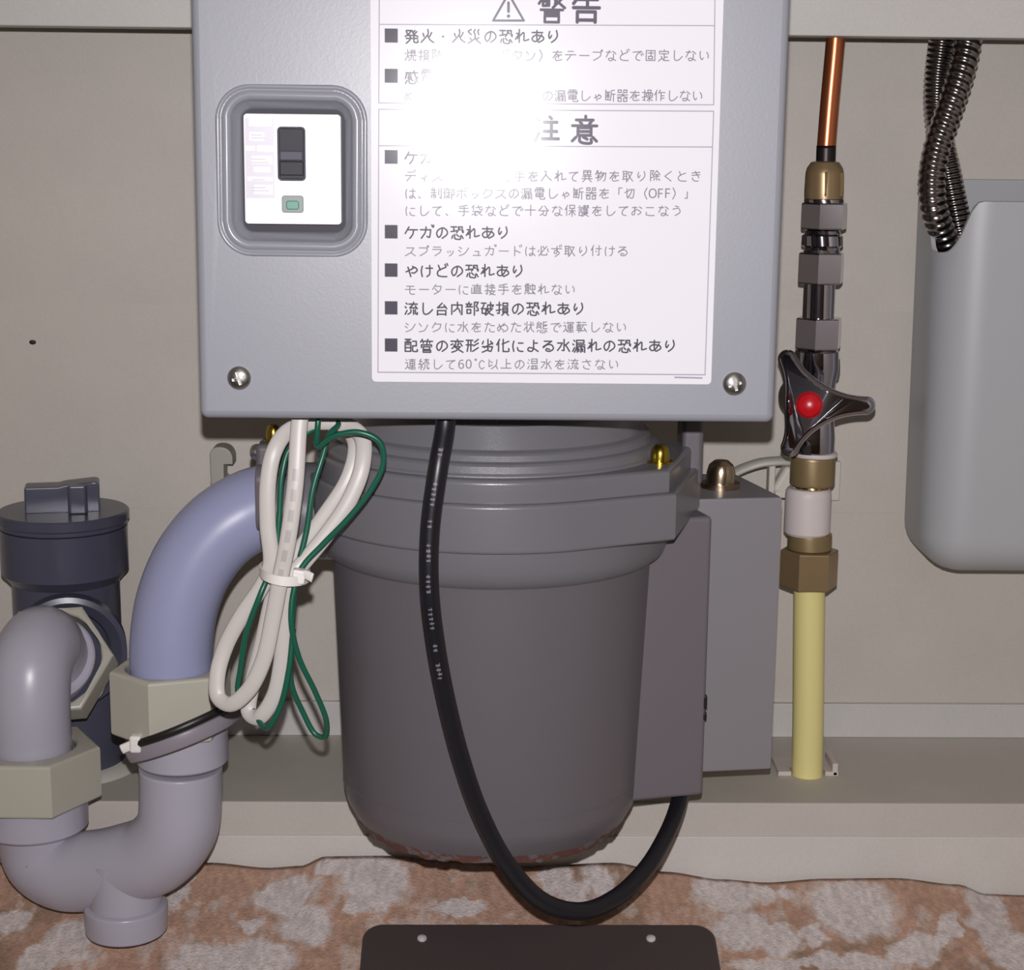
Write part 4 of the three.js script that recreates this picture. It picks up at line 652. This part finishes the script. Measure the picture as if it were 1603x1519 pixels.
// ------------------------------------------------------------------ hoses and the tank that catches their drips
{
  const corr = (pitch, depth) => (s, q) => 1 + depth * Math.cos((s / pitch) * Math.PI * 2 + q) - depth;
  const zH = 0.055;
  const a = pline(zH, [[1527, -25, 0.050], [1516, 60, 0.054], [1503, 120, 0.058], [1484, 178, 0.062], [1467, 230, 0.064], [1459, 280, 0.064], [1462, 325, 0.062], [1477, 368, 0.056], [1500, 412, 0.050], [1530, 470, 0.045]]);
  const b = pline(zH, [[1482, -25, 0.040], [1475, 60, 0.040], [1468, 120, 0.038], [1467, 170, 0.036], [1474, 225, 0.036], [1484, 270, 0.036], [1494, 320, 0.036], [1512, 400, 0.036], [1540, 470, 0.038]]);
  const r = S(22, 1480, 180, zH);
  const h1 = thing('corrugated_hose', 'corrugated metal hose with coarse rings, passing in front into the grey tank', 'hose', a[a.length - 1].clone());
  wpart('tube', sweep(a, r, r, { seg: 900, sides: 24, rf: corr(0.0047, 0.05), tension: 0.5 }), M.hose, h1);
  const h2 = thing('corrugated_hose', 'corrugated metal hose with finer rings, crossing behind the other one', 'hose', b[b.length - 1].clone());
  wpart('tube', sweep(b, r * 0.98, r * 0.98, { seg: 1000, sides: 24, rf: corr(0.0031, 0.045), tension: 0.5 }), M.hose, h2);

  // tank: open top, rounded corners and base, the rim dips at the left front
  const zF = 0.088, cz = zF / 2 + 0.001, xl = P(1424, 760, cz).x, w = 0.125, cx = xl + w / 2, yb = P(1500, 901, zF - 0.01).y, yt = P(1550, 281, 0.006).y;
  const tank = thing('drip_tank', 'grey plastic drip tank with rounded base, hanging on the right under the hoses', 'tank', V3(cx, yb, cz));
  const n = 14, ring = [], hx = w / 2, hz = zF / 2 - 0.001, rc = 0.028;
  for (const [sx, sz, a0] of [[1, 1, 0], [-1, 1, 1], [-1, -1, 2], [1, -1, 3]]) for (let i = 0; i <= n; i++) { const q = (a0 + i / n) * Math.PI / 2; ring.push([sx * (hx - rc), sz * (hz - rc), Math.cos(q), Math.sin(q)]); }
  // subdivide the straight runs so that the rim can dip
  const full = []; for (let i = 0; i < ring.length; i++) { const A = ring[i], B = ring[(i + 1) % ring.length]; full.push(A); const pa = [A[0] + rc * A[2], A[1] + rc * A[3]], pb2 = [B[0] + rc * B[2], B[1] + rc * B[3]]; const L = Math.hypot(pa[0] - pb2[0], pa[1] - pb2[1]); if (L > 0.012) { const m = Math.ceil(L / 0.004); for (let k = 1; k < m; k++) full.push([A[0] + (B[0] - A[0]) * k / m, A[1] + (B[1] - A[1]) * k / m, A[2], A[3]]); } }
  const dip = P(1468, 396, 0.075), front = P(1560, 316, zF).y, pos = [], idx = [];
  const rim = (x, zz) => { let y = yt + (front - yt) * Math.max(0, Math.min(1, (zz + hz) / (2 * hz))); const q = (x - (dip.x - cx)) / 0.0135, s = Math.max(0, zz / hz); return y - (y - dip.y) * Math.exp(-q * q * q * q) * Math.min(1, s * 2.2); };
  const rows = []; const H2 = yt - yb, re = 0.022;
  for (let i = 0; i <= 8; i++) { const q = i / 8 * Math.PI / 2; rows.push([-re + re * Math.sin(q), re - re * Math.cos(q)]); }
  for (let i = 1; i <= 12; i++) rows.push([0, re + (H2 - re) * i / 12]);
  const th = 0.0025, out = rows.length, prof = [...rows.map(([o, y]) => [o - 0.003 * (1 - y / H2), y, 0]), ...rows.slice(1).reverse().map(([o, y]) => [o - 0.003 * (1 - y / H2) - th, Math.max(y, th), 0])];
  for (const [o, y] of prof) for (const [bx, bz, nx, nz] of full) { const x = bx + nx * (rc + o), zz = bz + nz * (rc + o), top = rim(x, zz) - yb; pos.push(x, y <= re ? y : re + (y - re) * (top - re) / (H2 - re), zz); }
  const m = full.length; for (let j = 0; j < prof.length - 1; j++) for (let i = 0; i < m; i++) { const p = j * m + i, q = j * m + (i + 1) % m; idx.push(p, p + m, q, q, p + m, q + m); }
  for (const [row, flip] of [[0, 0], [prof.length - 1, 1]]) { const c = pos.length / 3; pos.push(0, prof[row][1], 0); for (let i = 0; i < m; i++) flip ? idx.push(c, row * m + (i + 1) % m, row * m + i) : idx.push(c, row * m + i, row * m + (i + 1) % m); }
  const g = new THREE.BufferGeometry(); g.setAttribute('position', new THREE.Float32BufferAttribute(pos, 3)); g.setIndex(idx);
  part('vessel', toCreasedNormals(g, 0.8), M.tank, tank);
  part('hanger', boxAt(-0.03, 0.03, H2 - 0.09, H2 - 0.05, -cz, -hz + 0.001, 0.0005), M.tank, tank);
}

// ------------------------------------------------------------------ patterned mat and the dark box on it
const matY = (x, z) => { const t = (z - zStep); return yFloor + 0.064 - t * 0.32 + 0.006 * (fbm(x * 16 + 9, z * 12) - 0.5) * 2; };
{
  const x0 = -XS + 0.01, x1 = XS - 0.01, z1 = 0.33, nx = 220, nz = 60, pos = [], uv = [], idx = [];
  // height of the back edge along the step, read where the mat laps against it
  const edge = [[-200, 1352], [0, 1352], [200, 1350], [330, 1352], [420, 1360], [470, 1357], [510, 1342], [600, 1341], [700, 1350], [820, 1358], [960, 1352], [1040, 1366], [1130, 1378], [1200, 1383], [1290, 1377], [1400, 1376], [1500, 1386], [1545, 1401], [1603, 1403], [1800, 1398]].map(([u, v]) => P(u, v, zStep + 0.004));
  const ey = (x) => { for (let i = 1; i < edge.length; i++) if (x <= edge[i].x || i === edge.length - 1) { const a = edge[i - 1], b = edge[i], k = Math.max(0, Math.min(1, (x - a.x) / (b.x - a.x))), s = k * k * (3 - 2 * k); return a.y + (b.y - a.y) * s; } };
  const Yt = (x, z) => { const t = Math.max(0, z - zStep - 0.004), f = Math.exp(-t / 0.05); return matY(x, z) * (1 - f) + (ey(x) - t * 0.32) * f; };
  for (const side of [0, 1]) for (let j = 0; j <= nz; j++) for (let i = 0; i <= nx; i++) { const x = x0 + (x1 - x0) * i / nx, z = zStep + 0.003 + (z1 - zStep - 0.003) * j / nz, y = Yt(x, z); pos.push(x, y - side * 0.008, z); uv.push((x + XS) / (2 * XS), (z - zStep) / 0.24); }
  const m = nx + 1, off = (nz + 1) * m;
  for (let j = 0; j < nz; j++) for (let i = 0; i < nx; i++) { const a = j * m + i; idx.push(a, a + m, a + 1, a + 1, a + m, a + m + 1, off + a, off + a + 1, off + a + m, off + a + 1, off + a + m + 1, off + a + m); }
  for (let i = 0; i < nx; i++) for (const j of [0, nz]) { const a = j * m + i; j ? idx.push(a, off + a, a + 1, a + 1, off + a, off + a + 1) : idx.push(a, a + 1, off + a, a + 1, off + a + 1, off + a); }
  const g = new THREE.BufferGeometry(); g.setAttribute('position', new THREE.Float32BufferAttribute(pos, 3)); g.setAttribute('uv', new THREE.Float32BufferAttribute(uv, 2)); g.setIndex(idx); g.computeVertexNormals();
  // woven print: tan ground with cream petals and pebbles; the shapes are laid out in metres on the mat (x, distance from its back edge)
  const hit = (u, v) => { let z = 0.2; for (let k = 0; k < 40; k++) { const d = P(u, v, z); const e2 = d.y - Yt(d.x, z); z = Math.min(0.33, Math.max(zStep, z - e2 * 1.0)); } const d = P(u, v, z); return [d.x, z - zStep]; };
  const pet = []; const add = (u, v, a, b, ang, k = 1) => { const [x, z] = hit(u, v); pet.push([x, z, S(a, u, v, 0.17), S(b, u, v, 0.17) * 1.9, ang, k]); };
  for (const q of [[445, 1402, 55, 20, -0.1], [585, 1375, 62, 32, -0.5], [480, 1450, 40, 26, -0.7], [520, 1360, 30, 12, 0], [1130, 1400, 52, 22, 0.5], [1335, 1420, 78, 36, 0.05], [1545, 1435, 34, 52, 0.1], [1215, 1470, 36, 20, 0.2], [1270, 1465, 24, 16, -0.6], [1160, 1455, 50, 24, 0.1], [870, 1380, 34, 22, -0.3], [935, 1375, 26, 22, -0.2], [900, 1400, 28, 12, -0.5], [110, 1480, 42, 26, -0.6], [60, 1500, 34, 16, 0], [330, 1498, 70, 18, -0.1], [400, 1505, 60, 22, 0.1], [395, 1450, 26, 12, -0.5], [1430, 1490, 34, 24, 0.9], [1480, 1455, 20, 26, 0.6], [1190, 1400, 30, 14, 0.6], [1225, 1395, 14, 10, 0], [1590, 1490, 40, 30, 0.3], [1340, 1505, 80, 10, 0], [280, 1390, 18, 30, 0.3], [20, 1440, 30, 12, 0.4], [720, 1420, 40, 8, 0], [1225, 1510, 90, 8, 0], [560, 1420, 20, 14, -0.5]]) add(...q);
  for (let i = 0; i < 90; i++) { const x = -XS + rnd() * 2 * XS, z = 0.10 + rnd() * 0.12; pet.push([x, z, 0.006 + rnd() * 0.018, 0.005 + rnd() * 0.012, rnd() * 3, 1]); }
  const grid = new Map(); for (const q of pet) { q.push(Math.cos(q[4]), Math.sin(q[4])); const r = Math.max(q[2], q[3]) * 1.2; for (let i = Math.floor((q[0] - r) / 0.03); i <= Math.floor((q[0] + r) / 0.03); i++) for (let j = Math.floor((q[1] - r) / 0.03); j <= Math.floor((q[1] + r) / 0.03); j++) { const key = i + ',' + j; if (!grid.has(key)) grid.set(key, []); grid.get(key).push(q); } }
  const TW = 1536, TH = 448, dt = new Uint8Array(TW * TH * 4);
  for (let y = 0; y < TH; y++) for (let x = 0; x < TW; x++) {
    const X = x / TW * 2 * XS - XS, Z = y / TH * 0.24, wx = X + 0.006 * (fbm(X * 130, Z * 110) - 0.5) * 2, wz = Z + 0.008 * (fbm(X * 120 + 40, Z * 100 + 9) - 0.5) * 2;
    let c = 0; const cell = grid.get(Math.floor(wx / 0.03) + ',' + Math.floor(wz / 0.03));
    if (cell) for (const [px, pz, a, b, an, k, ca, sa] of cell) { const dx = wx - px, dz = wz - pz, e2 = Math.hypot((dx * ca + dz * sa) / a, (-dx * sa + dz * ca) / b); c = Math.max(c, k * Math.min(1, Math.max(0, (1.12 - e2) / 0.3))); }
    const ground = fbm(X * 26 + 3, Z * 14 + 5), dark = Math.max(0, Math.min(1, (ground - 0.52) * 7)), f = fbm(X * 400, Z * 260), sp = Math.max(0, Math.min(1, (fbm(X * 90 + 70, Z * 60) - 0.56) * 9)) * 0.5;
    const b0 = [184, 148, 128], b1 = [156, 128, 108], cr = [210, 199, 196];
    c = Math.max(c, sp);
    const i = (y * TW + x) * 4;
    for (let k = 0; k < 3; k++) { const gr = b0[k] + (b1[k] - b0[k]) * dark; dt[i + k] = Math.max(0, Math.min(255, (gr + (cr[k] - gr) * c) * (0.86 + 0.28 * f))); }
    dt[i + 3] = 255;
  }
  const tx = new THREE.DataTexture(dt, TW, TH); tx.colorSpace = THREE.SRGBColorSpace; tx.magFilter = THREE.LinearFilter; tx.minFilter = THREE.LinearMipmapLinearFilter; tx.generateMipmaps = true; tx.needsUpdate = true;
  const gb = grain.clone(); gb.repeat.set(9, 3); gb.needsUpdate = true;
  const o = thing('patterned_mat', 'rumpled tan fabric mat with cream petal pattern, lying along the bottom', 'mat', V3(0, yFloor, 0.2));
  wpart('cloth', g, new THREE.MeshPhysicalMaterial({ map: tx, roughness: 0.95, bumpMap: gb, bumpScale: 0.0006, sheen: 0.3, sheenRoughness: 0.6, sheenColor: lin(0.6, 0.5, 0.45) }), o);

  // dark box lying on the mat
  const A = hit(573, 1452), B = hit(1110, 1452), zb = P(840, 1437, 0.2).z;
  const zr = 0.186, xa = P(570, 1470, zr).x, xb = P(1114, 1470, zr).x, top = P(840, 1438, zr), ang = 0.30, wd = xb - xa, dp = 0.13, ht = 0.016;
  const dv = thing('dark_box', 'flat dark brown plastic box with two small screws, lying on the mat', 'box', V3((xa + xb) / 2, top.y - ht, zr));
  dv.rotation.x = ang; dv.updateMatrixWorld(true);
  part('case', prismY(rrShape(wd, dp, 0.011), 0, ht, 0.0016).translate(0, 0, dp / 2), M.device, dv);
  for (const u of [661, 1018]) { const p = P(u, 1462, zr + 0.012); part('screw', lathe([[0, 0.0016], [0.0012, 0.0014], [0.0024, 0.0007], [0.0027, -0.0005]], 20).translate(p.x - (xa + xb) / 2, ht, 0.0115), M.tin, dv); }
}

renderer.render(scene, camera);
